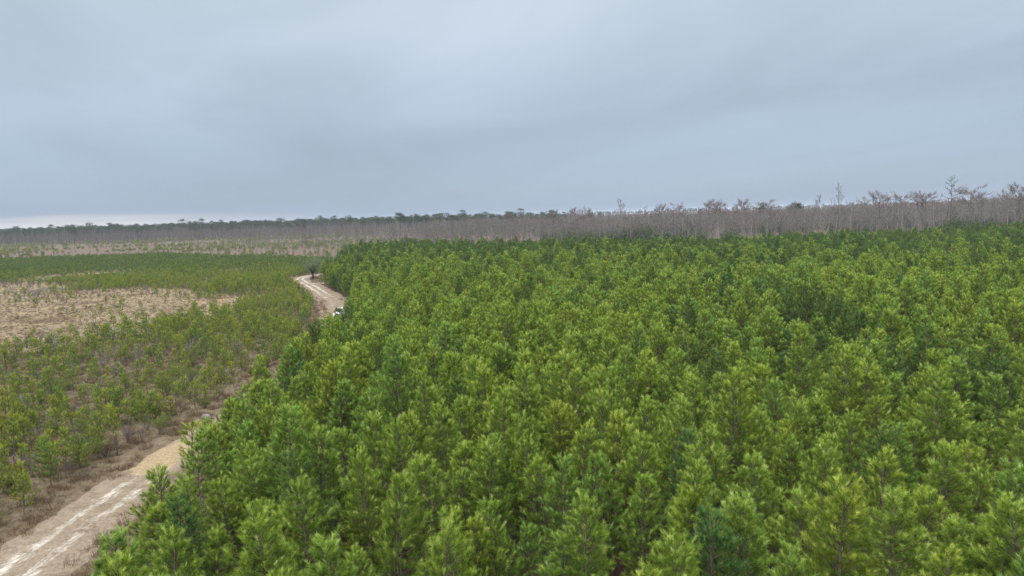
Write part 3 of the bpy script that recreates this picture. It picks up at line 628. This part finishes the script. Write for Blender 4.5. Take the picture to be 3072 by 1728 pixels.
# shrubs: green ones, leafless ones
def spots(n, xr, yr, cond):
    x, y = rng.uniform(*xr, n), rng.uniform(*yr, n); k = cond(x, y); return x[k], y[k]
fld = lambda x, y: left_of_track(x, y) & (track_dist(x, y) > 4.4) & (x > -0.8 * y - 12) & ~inside(x, y, STAND)
bx, by = spots(1700, (-130, -29), (34, 160), lambda x, y: fld(x, y) & ~clearing(x, y) & (rng.random(x.size) < np.clip(1.3 - y / 110, 0.1, 1)))
for q in range(len(bx)):
    v = rng.integers(0, 3); a, b = BUSH_ME[v]; s = rng.uniform(0.45, 0.9)
    if q < 110:
        nt_ = track_dist(bx[q:q + 1], by[q:q + 1])[0] < 9
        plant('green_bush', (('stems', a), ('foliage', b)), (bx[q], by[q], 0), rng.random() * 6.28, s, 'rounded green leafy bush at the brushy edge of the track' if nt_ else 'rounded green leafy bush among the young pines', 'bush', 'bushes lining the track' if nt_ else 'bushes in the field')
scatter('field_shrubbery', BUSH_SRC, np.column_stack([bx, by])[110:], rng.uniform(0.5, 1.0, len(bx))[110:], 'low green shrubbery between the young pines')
bx, by = spots(5200, (-190, -28), (30, 240), lambda x, y: fld(x, y) & (rng.random(x.size) < np.where(clearing(x, y), 0.5 * (fbm(x, y, 14) > 0.47), np.clip(1.2 - y / 200, 0.15, 1))))
for q in range(0, 60):
    a, b = TWIG_ME[q % 3]; plant('leafless_shrub', (('stems', a), ('twigs', b)), (bx[q], by[q], 0), rng.random() * 6.28, rng.uniform(0.8, 1.3), 'leafless grey twiggy shrub among the young pines', 'shrub', 'leafless shrubs in the field')
scatter('dead_brush', TWIG_SRC, np.column_stack([bx, by])[60:], rng.uniform(0.45, 1.1, len(bx) - 60), 'brown leafless brush spread over the field', vidx=rng.choice([0, 1, 1, 1, 0, 2], len(bx) - 60))
# dry grass over the open ground and the verges
bx, by = spots(95000, (-230, -22), (26, 270), lambda x, y: (x > -0.8 * y - 8) & ~inside(x, y, STAND) & (track_dist(x, y) > 1.5 + 1.6 * fbm(x, y, 4)) & (rng.random(x.size) < np.clip(1.25 - y / 260, 0.25, 1)))
vi = np.where(fbm(bx, by, 9) > 0.66, 3, rng.integers(0, 3, bx.size)); vi = np.where((track_dist(bx, by) < 6) & (rng.random(bx.size) < 0.35), 3, vi)
vi = np.where((fbm(bx + 90, by, 11) > 0.40) & (track_dist(bx, by) > 6) & ~clearing(bx, by) & (rng.random(bx.size) < 0.8), rng.integers(4, 6, bx.size), vi)
scatter('dry_grass', GRASS_SRC, np.column_stack([bx, by]), rng.uniform(0.5, 1.25, bx.size) * np.where(clearing(bx, by), 0.62, 1.0), 'dry tan and rusty grass covering the open field and verges', vi, tilt=0.12)

# ------------------------------------------------------------------ leafless swamp forest behind the stand
def forest_front(x): return np.interp(x, [-60, -30, 2, 67, 133, 217, 400], [352, 328, 308, 287, 289, 298, 330])
n = 30000; tx = rng.uniform(-1, 1, n); ty = np.sqrt(rng.uniform(285 ** 2, 1500 ** 2, n)); tx = tx * 0.85 * ty
k = (ty > forest_front(tx) + 2) & (tx > -75 + (ty - 340) * 0.02) & (rng.random(n) < np.where(ty < 620, 1.0, np.where(ty < 900, 0.55, 0.35)))
tx, ty = tx[k], ty[k]
t_s = (0.72 + 0.36 * fbm(tx, ty, 60, 3) + rng.normal(0, 0.14, tx.size)) * np.interp(tx / ty, [-0.1, 0.35, 0.75], [0.92, 0.98, 1.18]); t_v = rng.choice([0, 1, 2, 3, 4, 5], tx.size, p=[.23, .22, .2, .2, .08, .07])
order = np.argsort(ty - forest_front(tx))[:260]; ind = np.zeros(tx.size, bool); ind[order] = True
t_v[order] = rng.choice([0, 1, 2, 3, 4, 5], len(order), p=[.17, .14, .17, .14, .2, .18])
for i in order:
    w, t, tm, cm = BARE[t_v[i]]
    plant('bare_tree', (('trunk', tm), ('twigs', cm)), (tx[i], ty[i], 0), rng.random() * 6.28, float(t_s[i]), 'slender leafless grey tree on the front edge of the swamp forest behind the pines', 'tree', 'leafless trees fronting the swamp forest')
scatter('leafless_forest', BARE_SRC, np.column_stack([tx, ty])[~ind], t_s[~ind], 'hazy grey mass of leafless forest reaching to the horizon', t_v[~ind])
# evergreen understorey in the swamp
n = 900; ux_, uy_ = rng.uniform(20, 330, n), rng.uniform(300, 480, n); k = (uy_ > forest_front(ux_) + 4) & (fbm(ux_, uy_, 40) > 0.5)
EVER_SRC = [source('evergreen_bush', [(w, M_GBARK), (c, M_DARKPINE)]) for w, c in BUSH]
scatter('swamp_shrubbery', EVER_SRC, np.column_stack([ux_, uy_])[k], rng.uniform(3.0, 5.2, k.sum()), 'dark evergreen thicket under the leafless trees')
# clear-cut beyond the young field: standing poles
n = 5200; qx, qy = rng.uniform(-560, -40, n), rng.uniform(340, 860, n)
k = (qy > field_far(qx) + 12) & (qx > -0.82 * qy) & (rng.random(n) < np.interp(qx / qy, [-0.8, -0.45, -0.15, -0.05], [0.04, 0.12, 0.6, 1.0])) & ~((qx > -75 + (qy - 340) * 0.02))
qx, qy = qx[k], qy[k]; o_ = np.argsort(qy)[:240]; rest = np.argsort(qy)[240:]
for i in o_:
    v = rng.choice([4, 4, 4, 5, 2]); w, t, tm, cm = BARE[v]
    plant('bare_pole_tree', (('trunk', tm), ('twigs', cm)), (qx[i], qy[i], 0), rng.random() * 6.28, rng.uniform(0.6, 1.1), 'thin bare pole of a tree standing in the reddish clear-cut', 'tree', 'bare poles in the clear-cut')
scatter('clear_cut_poles', [BARE_SRC[4], BARE_SRC[2]], np.column_stack([qx, qy])[rest], rng.uniform(0.5, 0.9, len(rest)), 'distant bare poles thinning out over the clear-cut')
n = 9000; ux_, uy_ = rng.uniform(-720, -40, n), rng.uniform(340, 880, n); k = (uy_ > field_far(ux_) + 6) & (ux_ > -0.85 * uy_) & (fbm(ux_, uy_ * 2.2, 70) > 0.51)
scatter('clear_cut_shrubs', YOUNG_SRC[1:2] + BUSH_SRC[:1], np.column_stack([ux_, uy_])[k], rng.uniform(0.7, 1.6, k.sum()), 'low green shrubs dotting the distant clear-cut')
# far wood on the left: bare trees in front, tall pines behind
n = 5000; ux_, uy_ = rng.uniform(-1100, -30, n), rng.uniform(850, 1150, n); k = (ux_ > -0.86 * uy_)
scatter('far_leafless_wood', BARE_SRC[:4], np.column_stack([ux_, uy_])[k], rng.uniform(0.75, 1.12, k.sum()), 'grey leafless wood beyond the clear-cut')
n = 4200; ux_, uy_ = rng.uniform(-1300, 150, n), rng.uniform(890, 1350, n); k = (ux_ > -0.86 * uy_) & (rng.random(n) < np.interp(ux_ / uy_, [-0.8, -0.3, -0.1, 0.05], [1, 0.9, 0.35, 0.1]))
scatter('far_pine_wood', TALL_SRC, np.column_stack([ux_, uy_])[k], rng.uniform(1.05, 1.35, k.sum()), 'dark band of tall pines on the left horizon', zscale=rng.uniform(0.8, 1.08, k.sum()))
sk = np.sort(rng.uniform(-0.80, 0.02, 74))
for q, a in enumerate(sk):
    y_ = rng.uniform(870, 960); w, c, tm, cm = TALL[rng.integers(0, 4)]
    plant('tall_pine_tree', (('trunk', tm), ('crown', cm)), (a * y_, y_, 0), rng.random() * 6.28, (lambda k: (k * 1.35, k * 1.35, k))(rng.uniform(1.0, 1.26)), 'tall dark pine with a tufted crown breaking the left skyline', 'pine tree', 'tall pines on the left skyline')
n = 2200; ux_, uy_ = rng.uniform(-2600, 2600, n), rng.uniform(2300, 3200, n); k = np.abs(ux_) < 0.86 * uy_
scatter('horizon_forest', TALL_SRC + BARE_SRC[:2], np.column_stack([ux_, uy_])[k], rng.uniform(0.95, 1.25, k.sum()), 'faint blue line of forest along the horizon')

# ------------------------------------------------------------------ skyline trees one can pick out
_cp, _sp = math.cos(PITCH), math.sin(PITCH)
def skyline(px_, py_, Y):
    """ground x and tree height of a crown seen at a photo pixel, standing Y metres out"""
    u, v = (px_ - 1536) / FPX, -(py_ - 864) / FPX; ul, vl = u * _c + v * _s, -u * _s + v * _c
    d = (ul, _cp + vl * _sp, -_sp + vl * _cp); t = Y / d[1]; return d[0] * t, CAM_H + d[2] * t
def lone(name, stock, nominal, px_, py_, Y, label, group=None, widen=1.0, parts=('trunk', 'crown'), cat='tree'):
    x, h = skyline(px_, py_, Y); k = h / nominal
    return plant(name, tuple(zip(parts, stock[2:4])), (x, Y, 0), rng.random() * 6.28, (k * widen, k * widen, k), label, cat, group)
FH = [19 * .97, 20 * .97, 18 * .97, 21 * .97]
w, t = bare_tree(471, 26, 'spire'); SPIRE = (w, t, build_mesh('spire_trunk', w, [M_PBARK]), build_mesh('spire_twigs', t, [M_PBARK]))
w, t = bare_tree(472, 20, 'fork'); SNAG = (w, t, build_mesh('snag_trunk', w, [M_LOG]), build_mesh('snag_branches', t, [M_LOG]))
def open_pine(seed, h):
    rg = np.random.default_rng(seed); wood = []; P, D, L, F = [], [], [], []
    zz = np.linspace(0, h, 8); tp = np.column_stack([np.cumsum(rg.normal(0, 0.08, (8, 2)), 0), zz]); wood.append(tube(tp, np.linspace(0.26, 0.05, 8), 6, 0.3))
    for b in range(15):
        u = b / 14; z = h * (0.62 + 0.37 * u); az = b * 2.4; ln = 4.6 * (1.05 - 0.72 * u) * rg.uniform(0.75, 1.15); o = np.array([math.cos(az), math.sin(az), 0.28 + 0.5 * u])
        p0 = np.array([np.interp(z, zz, tp[:, 0]), np.interp(z, zz, tp[:, 1]), z]); s_ = np.linspace(0, 1, 5); pts = p0 + o * (s_ * ln)[:, None]; pts[1:] += rg.normal(0, 0.12, (4, 3)); wood.append(tube(pts, np.linspace(0.10, 0.03, 5), 4, 0.3))
        for q in range(9):
            f = rg.uniform(0.45, 1.08); P.append(p0 + o * ln * f + rg.normal(0, 0.28, 3)); D.append(unit(rg.normal(0, 0.6, 3) + np.array([0, 0, 0.8]))); L.append(rg.uniform(0.3, 0.6)); F.append(rg.random())
    P, D, L, F = map(np.array, (P, D, L, F)); c = [needle_shoots(P, D, L, F, 16, 0.36, 0.08, rg)]
    return wood, c, build_mesh('open_pine_trunk', wood, [M_PBARK]), build_mesh('open_pine_crown', c, [M_DARKPINE])
OPEN = open_pine(480, 28)
lone('bare_conifer_tree', SPIRE, 26 * .99, 2519, 552, 345, 'tall narrow leafless conifer standing alone above the right skyline', parts=('trunk', 'twigs'))
lone('open_crowned_pine', OPEN, 28, 2857, 538, 350, 'tallest open-crowned pine with dark tufted branches near the right edge', cat='pine tree')
lone('forked_snag', SNAG, 20 * .97, 2690, 604, 312, 'whitish dead tree with a forked top in front of the flat-topped cypresses', parts=('trunk', 'branches'))
lone('pale_snag', BARE[4], 14 * .95, 2803, 614, 308, 'straight pale bare trunk right of the forked dead tree', parts=('trunk', 'twigs'))
right_cypress = [(2644, 579, 372, 'broad umbrella-shaped rusty cypress left of the forked white snag', 1.35), (2708, 583, 384, 'flat-topped rusty cypress right behind the forked white snag', 1.2), (2771, 575, 376, 'flat-topped rusty cypress with a dense brown crown left of the tallest open pine', 1.3), (2920, 560, 366, 'dense reddish cypress close on the right of the tallest open pine', 1.3), (3066, 556, 352, 'cypress crown cut by the right edge of the photo', 1.2)]
for q, (a, b, Y, lb, wd) in enumerate(right_cypress): lone('cypress_tree', FLAT[q % 4], FH[q % 4], a, b, Y, lb, None, wd)
names_ = ['first', 'second', 'third', 'fourth', 'fifth', 'sixth', 'seventh', 'eighth', 'ninth', 'tenth', 'eleventh', 'twelfth', 'thirteenth', 'fourteenth', 'fifteenth', 'sixteenth', 'seventeenth', 'eighteenth', 'nineteenth', 'twentieth']
mid_cypress = [(1434, 652, 520), (1529, 640, 500), (1656, 632, 470), (1716, 624, 440), (1759, 626, 436), (1978, 616, 415), (2026, 612, 425), (2125, 601, 395), (2163, 606, 402), (2229, 600, 398), (2306, 602, 404)]
for q, (a, b, Y) in enumerate(mid_cypress):
    lone('cypress_tree', FLAT[(q * 3 + 1) % 4], FH[(q * 3 + 1) % 4], a, b, Y, names_[q] + ' flat-topped rusty cypress from the left on the middle skyline', 'cypresses on the middle skyline', 0.95)
for a, b, Y, lb in [(1855, 603, 400, 'tall leafless tree with upright twigs, highest of the middle skyline'), (2467, 589, 372, 'slim leafless tree just left of the tall narrow conifer')]:
    lone('tall_bare_tree', BARE[1], 17 * .97, a, b, Y, lb, None, 1.0, ('trunk', 'twigs'))
hor_pines = [(1129, 649), (1168, 650), (1199, 644), (1211, 648), (1249, 643), (1263, 648), (1276, 650), (1304, 644), (1318, 643), (1340, 639), (1360, 646), (1372, 646), (1392, 640), (1443, 640), (1527, 636), (1655, 632), (2282, 610), (2382, 609), (2396, 611)]
for q, (a, b) in enumerate(hor_pines):
    lone('tall_pine_tree', TALL[q % 4], [20, 21, 18.5, 22][q % 4] * 1.0, a, b, 760 if a < 1500 else 560, names_[q] + ' dark pine from the left poking above the grey mid-horizon forest', 'dark pines over the grey forest', 1.5, cat='pine tree')
dark_edge = [(1757, 705, 285), (1775, 703, 288), (1884, 712, 283), (1929, 708, 282), (1972, 700, 286), (2025, 700, 284), (2040, 706, 287), (2292, 690, 284), (2830, 677, 290), (2855, 684, 292), (3010, 672, 293), (2460, 700, 283)]
for q, (a, b, Y) in enumerate(dark_edge):
    lone('pine_tree', PINES[q % 7][:3] + (DEEP_CROWN[q % 7],), [6.6, 7.2, 6.0, 6.8, 6.3, 7.4, 6.5][q % 7] * 1.02, a, b, Y, names_[q] + ' taller pine from the left poking above the far rim of the stand', 'taller pines on the far rim', 0.85, cat='pine tree')

# ------------------------------------------------------------------ dark oak at the bend
def oak(seed):
    rg = np.random.default_rng(seed); wood, C = [], []
    wood.append(tube([(0, 0, 0), (0.05, 0, 0.7), (0.0, 0.05, 1.5)], [0.34, 0.27, 0.24], 8, 0.2))
    for b in range(8):
        az = b * 0.785 + rg.normal(0, 0.2); o = np.array([math.cos(az), math.sin(az), 0]); ln = rg.uniform(1.8, 3.0); s_ = np.linspace(0, 1, 6)
        p = np.array([0, 0, 1.3]) + o * (s_ * ln)[:, None] * 0.85 + np.array([0, 0, 1]) * (s_ ** 0.8 * rg.uniform(2.2, 4.6))[:, None]; p[1:] += rg.normal(0, 0.12, (5, 3)); wood.append(tube(p, np.linspace(0.15, 0.03, 6), 5, 0.2))
        for q in range(5):
            f = rg.uniform(0.45, 1.0); c = np.array([np.interp(f, s_, p[:, k_]) for k_ in range(3)]); e = c + unit(rg.normal(0, 1, 3) + np.array([0, 0, 0.5])) * rg.uniform(0.5, 1.1); wood.append(tube([c, e], [0.035, 0.012], 3, 0.4)); C.append(e)
    for s_ in (-1, 1):                                   # bleached dead limbs sticking out
        wood.append(tube([(0, 0, 2.6), (s_ * 1.6, -0.2, 4.2), (s_ * 2.6, 0, 5.6 + s_ * 0.4)], [0.09, 0.06, 0.02], 5, 1.0)); wood.append(tube([(s_ * 1.9, -0.15, 4.6), (s_ * 3.0, 0.3, 4.9)], [0.05, 0.015], 4, 1.0))
    C = np.concatenate([np.array(C), np.array([0, 0, 4.1]) + unit(rg.normal(0, 1, (46, 3))) * rg.uniform(0.5, 1.0, (46, 1)) * np.array([2.5, 2.3, 1.7])]); n = 6400; i_ = rg.integers(0, len(C), n); B = C[i_] + rg.normal(0, 1, (n, 3)) * np.array([0.5, 0.5, 0.42]); D = unit(rg.normal(0, 1, (n, 3)) + np.array([0, 0, 0.3])); t = np.clip(rg.normal(0.45, 0.25, n), 0, 1)
    return build_mesh('oak_trunk', wood, [M_OBARK]), build_mesh('oak_crown', [slivers(B, D, rg.uniform(0.10, 0.2, n), np.full(n, 0.10), t, t, rg)], [M_OAK])
ot, oc = oak(5); plant('oak_tree', (('trunk', ot), ('crown', oc)), (-63.2, 216.5, 0), 0.4, (1.25, 1.25, 1.15), 'dark forked oak with bleached dead limbs at the bend of the track', 'tree')
for q, (x, y, k_) in enumerate([(-58.5, 214.5, 1.5), (-55.8, 216.5, 1.7), (-60.2, 220, 1.2)]):
    a, b = TWIG_ME[2]; plant('leafless_shrub', (('stems', a), ('twigs', b)), (x, y, 0), q, k_, ['grey brushy shrub right beside the oak', 'tallest grey brushy shrub right of the oak', 'small grey brushy shrub behind the oak'][q], 'shrub')
for q, (x, y, k_) in enumerate([(-57.0, 212.0, 1.3), (-54.0, 213.5, 1.6)]):
    a, b = BUSH_ME[q]; plant('green_bush', (('stems', a), ('foliage', b)), (x, y, 0), q, k_, ['low green bush at the foot of the grey brush by the oak', 'large green bush between the oak and the side path'][q], 'bush')
for q, (x, y, k_, lb) in enumerate([(-43.5, 91, 2.0, 'large pale leafless shrub in the young pines left of the track'), (-38.5, 93.5, 1.5, 'smaller pale leafless shrub right of the large one in the young pines'), (-35.8, 48.5, 1.25, 'pale forked leafless shrub on the brushy bank above the near track'), (-39.6, 117, 1.6, 'pale leafless shrub near the track below the bend')]):
    me_ = shrub(690 + q, 1.7, 0.9, 320, leafless=True); plant('leafless_shrub', (('stems', build_mesh('pale_stems', me_[0], [M_LOG])), ('twigs', build_mesh('pale_twigs', me_[1], [M_LOG]))), (x, y, 0), q * 1.3, k_, lb, 'shrub')
rs = shrub(698, 1.0, 0.7, 500, 0.06); plant('rust_shrub', (('stems', build_mesh('rust_stems', rs[0], [M_GBARK])), ('foliage', build_mesh('rust_leaves', rs[1], [M_RUST]))), (-32.6, 52.5, 0), 0.3, 1.0, 'small rust-brown shrub beside the yellow sand of the track', 'shrub')

# ------------------------------------------------------------------ pale rock on the verge
def rock(seed, dims):
    rg = np.random.default_rng(seed); import bmesh
    b = bmesh.new(); bmesh.ops.create_icosphere(b, subdivisions=3, radius=1.0); cut = [(unit(rg.normal(0, 1, 3)), rg.uniform(0.62, 0.9)) for _ in range(11)]
    for v in b.verts:
        p = np.array(v.co)
        for nrm, d in cut:
            e = p @ nrm - d
            if e > 0: p = p - nrm * e
        p = p * (1 + 0.06 * (vnoise(p[0] * 4 + 9, p[1] * 4 + p[2] * 3) - 0.5)); v.co = p * np.array(dims)
    m_ = bpy.data.meshes.new('rock'); b.to_mesh(m_); b.free(); m_.materials.append(M_ROCK); return m_
M_ROCK = plain_mat('pale_rock', (0.155, 0.145, 0.135), 0.9, 0, 0.2, 0.45, 3.0)
o = add('rock', rock(3, (0.44, 0.30, 0.32))); o.location = (-29.0, 62.4, 0.20); tag(o, 'pale grey rock lying on the left verge of the track', 'rock')

# ------------------------------------------------------------------ weathered logs in the field
def log_mesh(seed):
    rg = np.random.default_rng(seed); L_ = 1.0; s_ = np.linspace(0, 1, 7); p = np.column_stack([s_ - 0.5, rg.normal(0, 0.012, 7), rg.normal(0, 0.008, 7)]); ch = [tube(p, np.linspace(0.055, 0.034, 7), 7, 0.7)]
    for q in range(3):
        a = p[rg.integers(2, 6)]; ch.append(tube([a, a + np.array([rg.uniform(0.02, 0.1), rg.choice([-1, 1]) * rg.uniform(0.05, 0.14), rg.uniform(0.03, 0.12)])], [0.016, 0.006], 4, 0.9))
    return build_mesh('log', ch, [M_LOG])
LOGS = [log_mesh(800 + i) for i in range(3)]
piles = [((-138.5, 201, 7, 2.2, 9), 'at the left end of the long log windrow'), ((-136.5, 207, 6, 2.0, 9), 'in the middle of the long log windrow'), ((-135, 212, 5, 2.0, 9), 'near the tilted heap of the log windrow'), ((-138, 223.5, 4, 1.8, 10), 'in the tilted heap at the right end of the windrow'), ((-131.5, 230, 2.5, 1.4, 7), 'in the small pale heap under the dark bushes'), ((-103.5, 229, 4, 1.5, 7), 'in the small heap in the middle of the field'), ((-97, 247.5, 5, 1.4, 8), 'in the white heap nearest the bend of the track'), ((-112, 226, 4, 1.6, 5), 'in the low grey scatter left of the middle heap')]
for (x, y, rx_, ry_, n_), where in piles:
    for q in range(n_):
        o = add('fallen_log', LOGS[q % 3]); sc_ = rng.uniform(1.6, 3.8); o.scale = (sc_, rng.uniform(1.8, 3.0), rng.uniform(1.8, 3.0)); lv = (q % 3) * 0.2
        o.location = (x + rng.uniform(-rx_, rx_) * 0.75, y + rng.uniform(-ry_, ry_) * 0.8, 0.12 + lv); o.rotation_euler = (rng.random() * 6.28, rng.normal(0, 0.12) + (0.25 if 'tilted' in where and q % 2 else 0), rng.normal(0, 0.55))
        tag(o, 'bleached fallen log ' + where, 'log', 'logs ' + where)

# ------------------------------------------------------------------ white pickup on the track
def pickup(loc, rz):
    import bmesh
    MP = plain_mat('white_paint', (0.62, 0.64, 0.66), 0.25, 0, 0.5, 0.03); MG = plain_mat('dark_glass', (0.012, 0.016, 0.018), 0.06, 0, 0.6); MB_ = plain_mat('black_trim', (0.012, 0.012, 0.013), 0.6); MR = plain_mat('wheel_alloy', (0.35, 0.35, 0.36), 0.35, 0.8); ML = plain_mat('lamp_lens', (0.55, 0.56, 0.55), 0.1); MT = plain_mat('red_lens', (0.25, 0.01, 0.01), 0.2)
    e = bpy.data.objects.new('pickup_truck', None); COL.objects.link(e); e.location = loc; e.rotation_euler = (0, 0, rz)
    tag(e, 'white pickup truck half hidden by pines on the dirt track', 'truck')
    def bm_obj(name, b, m_, par, bev=0.0):
        if bev: bmesh.ops.bevel(b, geom=b.edges[:], offset=bev, segments=2, profile=0.7, affect='EDGES')
        bmesh.ops.recalc_face_normals(b, faces=b.faces[:]); m2 = bpy.data.meshes.new(name); b.to_mesh(m2); b.free(); m2.materials.append(m_); return add(name, m2, par)
    def extrude(prof, y0, y1, taper=0.0, z_t=0):          # side profile (x forward, z up) across the width
        b = bmesh.new(); A = [b.verts.new((x, y0 + taper * max(0, z - z_t), z)) for x, z in prof]; B = [b.verts.new((x, y1 - taper * max(0, z - z_t), z)) for x, z in prof]
        b.faces.new(A); b.faces.new(B[::-1])
        for i_ in range(len(prof)): b.faces.new((A[i_], B[i_], B[(i_ + 1) % len(prof)], A[(i_ + 1) % len(prof)]))
        return b
    def box(c, d):
        b = bmesh.new(); bmesh.ops.create_cube(b, size=1.0)
        for v in b.verts: v.co = Vector((v.co.x * d[0] + c[0], v.co.y * d[1] + c[1], v.co.z * d[2] + c[2]))
        return b
    def arch(cx): return [(cx - 0.46 * math.cos(a), 0.42 + 0.46 * math.sin(a)) for a in np.linspace(0, math.pi, 9)]
    prof = [(-2.75, 0.55)] + arch(-1.85) + arch(1.75) + [(2.6, 0.45), (2.72, 0.62), (2.70, 0.98), (2.55, 1.08), (1.15, 1.18), (-2.75, 1.16)]
    body = bm_obj('body', extrude(prof, -0.97, 0.97), MP, e, 0.03)
    cab = bm_obj('cab', extrude([(1.18, 1.15), (0.52, 1.84), (-0.75, 1.86), (-1.05, 1.15)], -0.93, 0.93, 0.16, 1.15), MP, e, 0.03)
    def quad(name, pts, m_, par):
        b = bmesh.new(); c = sum((Vector(p) for p in pts), Vector()) / len(pts); nrm = (Vector(pts[1]) - Vector(pts[0])).cross(Vector(pts[2]) - Vector(pts[0])).normalized() * 0.012
        F_ = [b.verts.new(Vector(p) + nrm) for p in pts]; K_ = [b.verts.new(Vector(p) - nrm) for p in pts]; b.faces.new(F_); b.faces.new(K_[::-1])
        for i_ in range(len(pts)): b.faces.new((F_[i_], K_[i_], K_[(i_ + 1) % len(pts)], F_[(i_ + 1) % len(pts)]))
        return bm_obj(name, b, m_, par)
    quad('windshield', [(1.13, -0.84, 1.22), (1.13, 0.84, 1.22), (0.59, 0.76, 1.78), (0.59, -0.76, 1.78)], MG, cab); quad('rear_window', [(-1.03, 0.80, 1.26), (-1.03, -0.80, 1.26), (-0.80, -0.74, 1.76), (-0.80, 0.74, 1.76)], MG, cab)
    for s_ in (-1, 1):
        quad('side_window', [(0.98, s_ * 0.922, 1.22), (0.15, s_ * 0.922, 1.22), (0.15, s_ * 0.838, 1.76), (0.50, s_ * 0.838, 1.76)], MG, cab); quad('side_window', [(0.08, s_ * 0.922, 1.22), (-0.92, s_ * 0.922, 1.22), (-0.70, s_ * 0.838, 1.76), (0.08, s_ * 0.838, 1.76)], MG, cab)
        bm_obj('mirror', box((0.95, s_ * 1.12, 1.30), (0.14, 0.24, 0.22)), MB_, e, 0.03); bm_obj('headlight', box((2.68, s_ * 0.76, 0.90), (0.10, 0.30, 0.16)), ML, e, 0.02); bm_obj('tail_light', box((-2.75, s_ * 0.88, 0.92), (0.06, 0.14, 0.36)), MT, e, 0.015)
        bm_obj('door_handle', box((0.25, s_ * 0.98, 1.05), (0.18, 0.03, 0.04)), MB_, e)
        for cx in (-1.85, 1.75):
            b = bmesh.new(); bmesh.ops.create_cone(b, cap_ends=True, segments=24, radius1=0.40, radius2=0.40, depth=0.26, matrix=Matrix.Translation((cx, s_ * 0.84, 0.40)) @ Matrix.Rotation(math.pi / 2, 4, 'X')); wh = bm_obj('wheel', b, MB_, e, 0.02)
            b = bmesh.new(); bmesh.ops.create_cone(b, cap_ends=True, segments=20, radius1=0.24, radius2=0.24, depth=0.28, matrix=Matrix.Translation((cx, s_ * 0.845, 0.40)) @ Matrix.Rotation(math.pi / 2, 4, 'X')); bm_obj('rim', b, MR, wh)
    bm_obj('grille', box((2.715, 0, 0.88), (0.06, 1.10, 0.22)), MB_, e, 0.01); bm_obj('bumper', box((2.74, 0, 0.56), (0.16, 1.86, 0.20)), MB_, e, 0.03); bm_obj('bumper', box((-2.80, 0, 0.58), (0.14, 1.80, 0.18)), MB_, e, 0.03)
    bm_obj('truck_bed', box((-1.92, 0, 1.168), (1.55, 1.62, 0.03)), MB_, e)
pickup((-32.0, 127.2, 0.05), math.radians(-92))

# ------------------------------------------------------------------ haze
def haze():
    x0, x1, y0, y1, z0, z1 = -7200, 7200, -300, 9200, -1.0, 33.0
    m_ = bpy.data.meshes.new('haze')
    v = [(x, y, z) for z in (z0, z1) for y in (y0, y1) for x in (x0, x1)]
    m_.from_pydata(v, [], [(0, 2, 3, 1), (4, 5, 7, 6), (0, 1, 5, 4), (2, 6, 7, 3), (0, 4, 6, 2), (1, 3, 7, 5)])
    global nt
    mt = bpy.data.materials.new('haze_air'); mt.use_nodes = True; nt = mt.node_tree; nt.nodes.clear()
    o = N('ShaderNodeOutputMaterial'); p = N('ShaderNodeVolumePrincipled'); p.inputs['Color'].default_value = (0.80, 0.87, 1.0, 1); p.inputs['Density'].default_value = 0.00009; p.inputs['Anisotropy'].default_value = 0.0
    link(p.outputs[0], o.inputs['Volume']); m_.materials.append(mt); tag(add('haze', m_), kind='stuff')
haze()
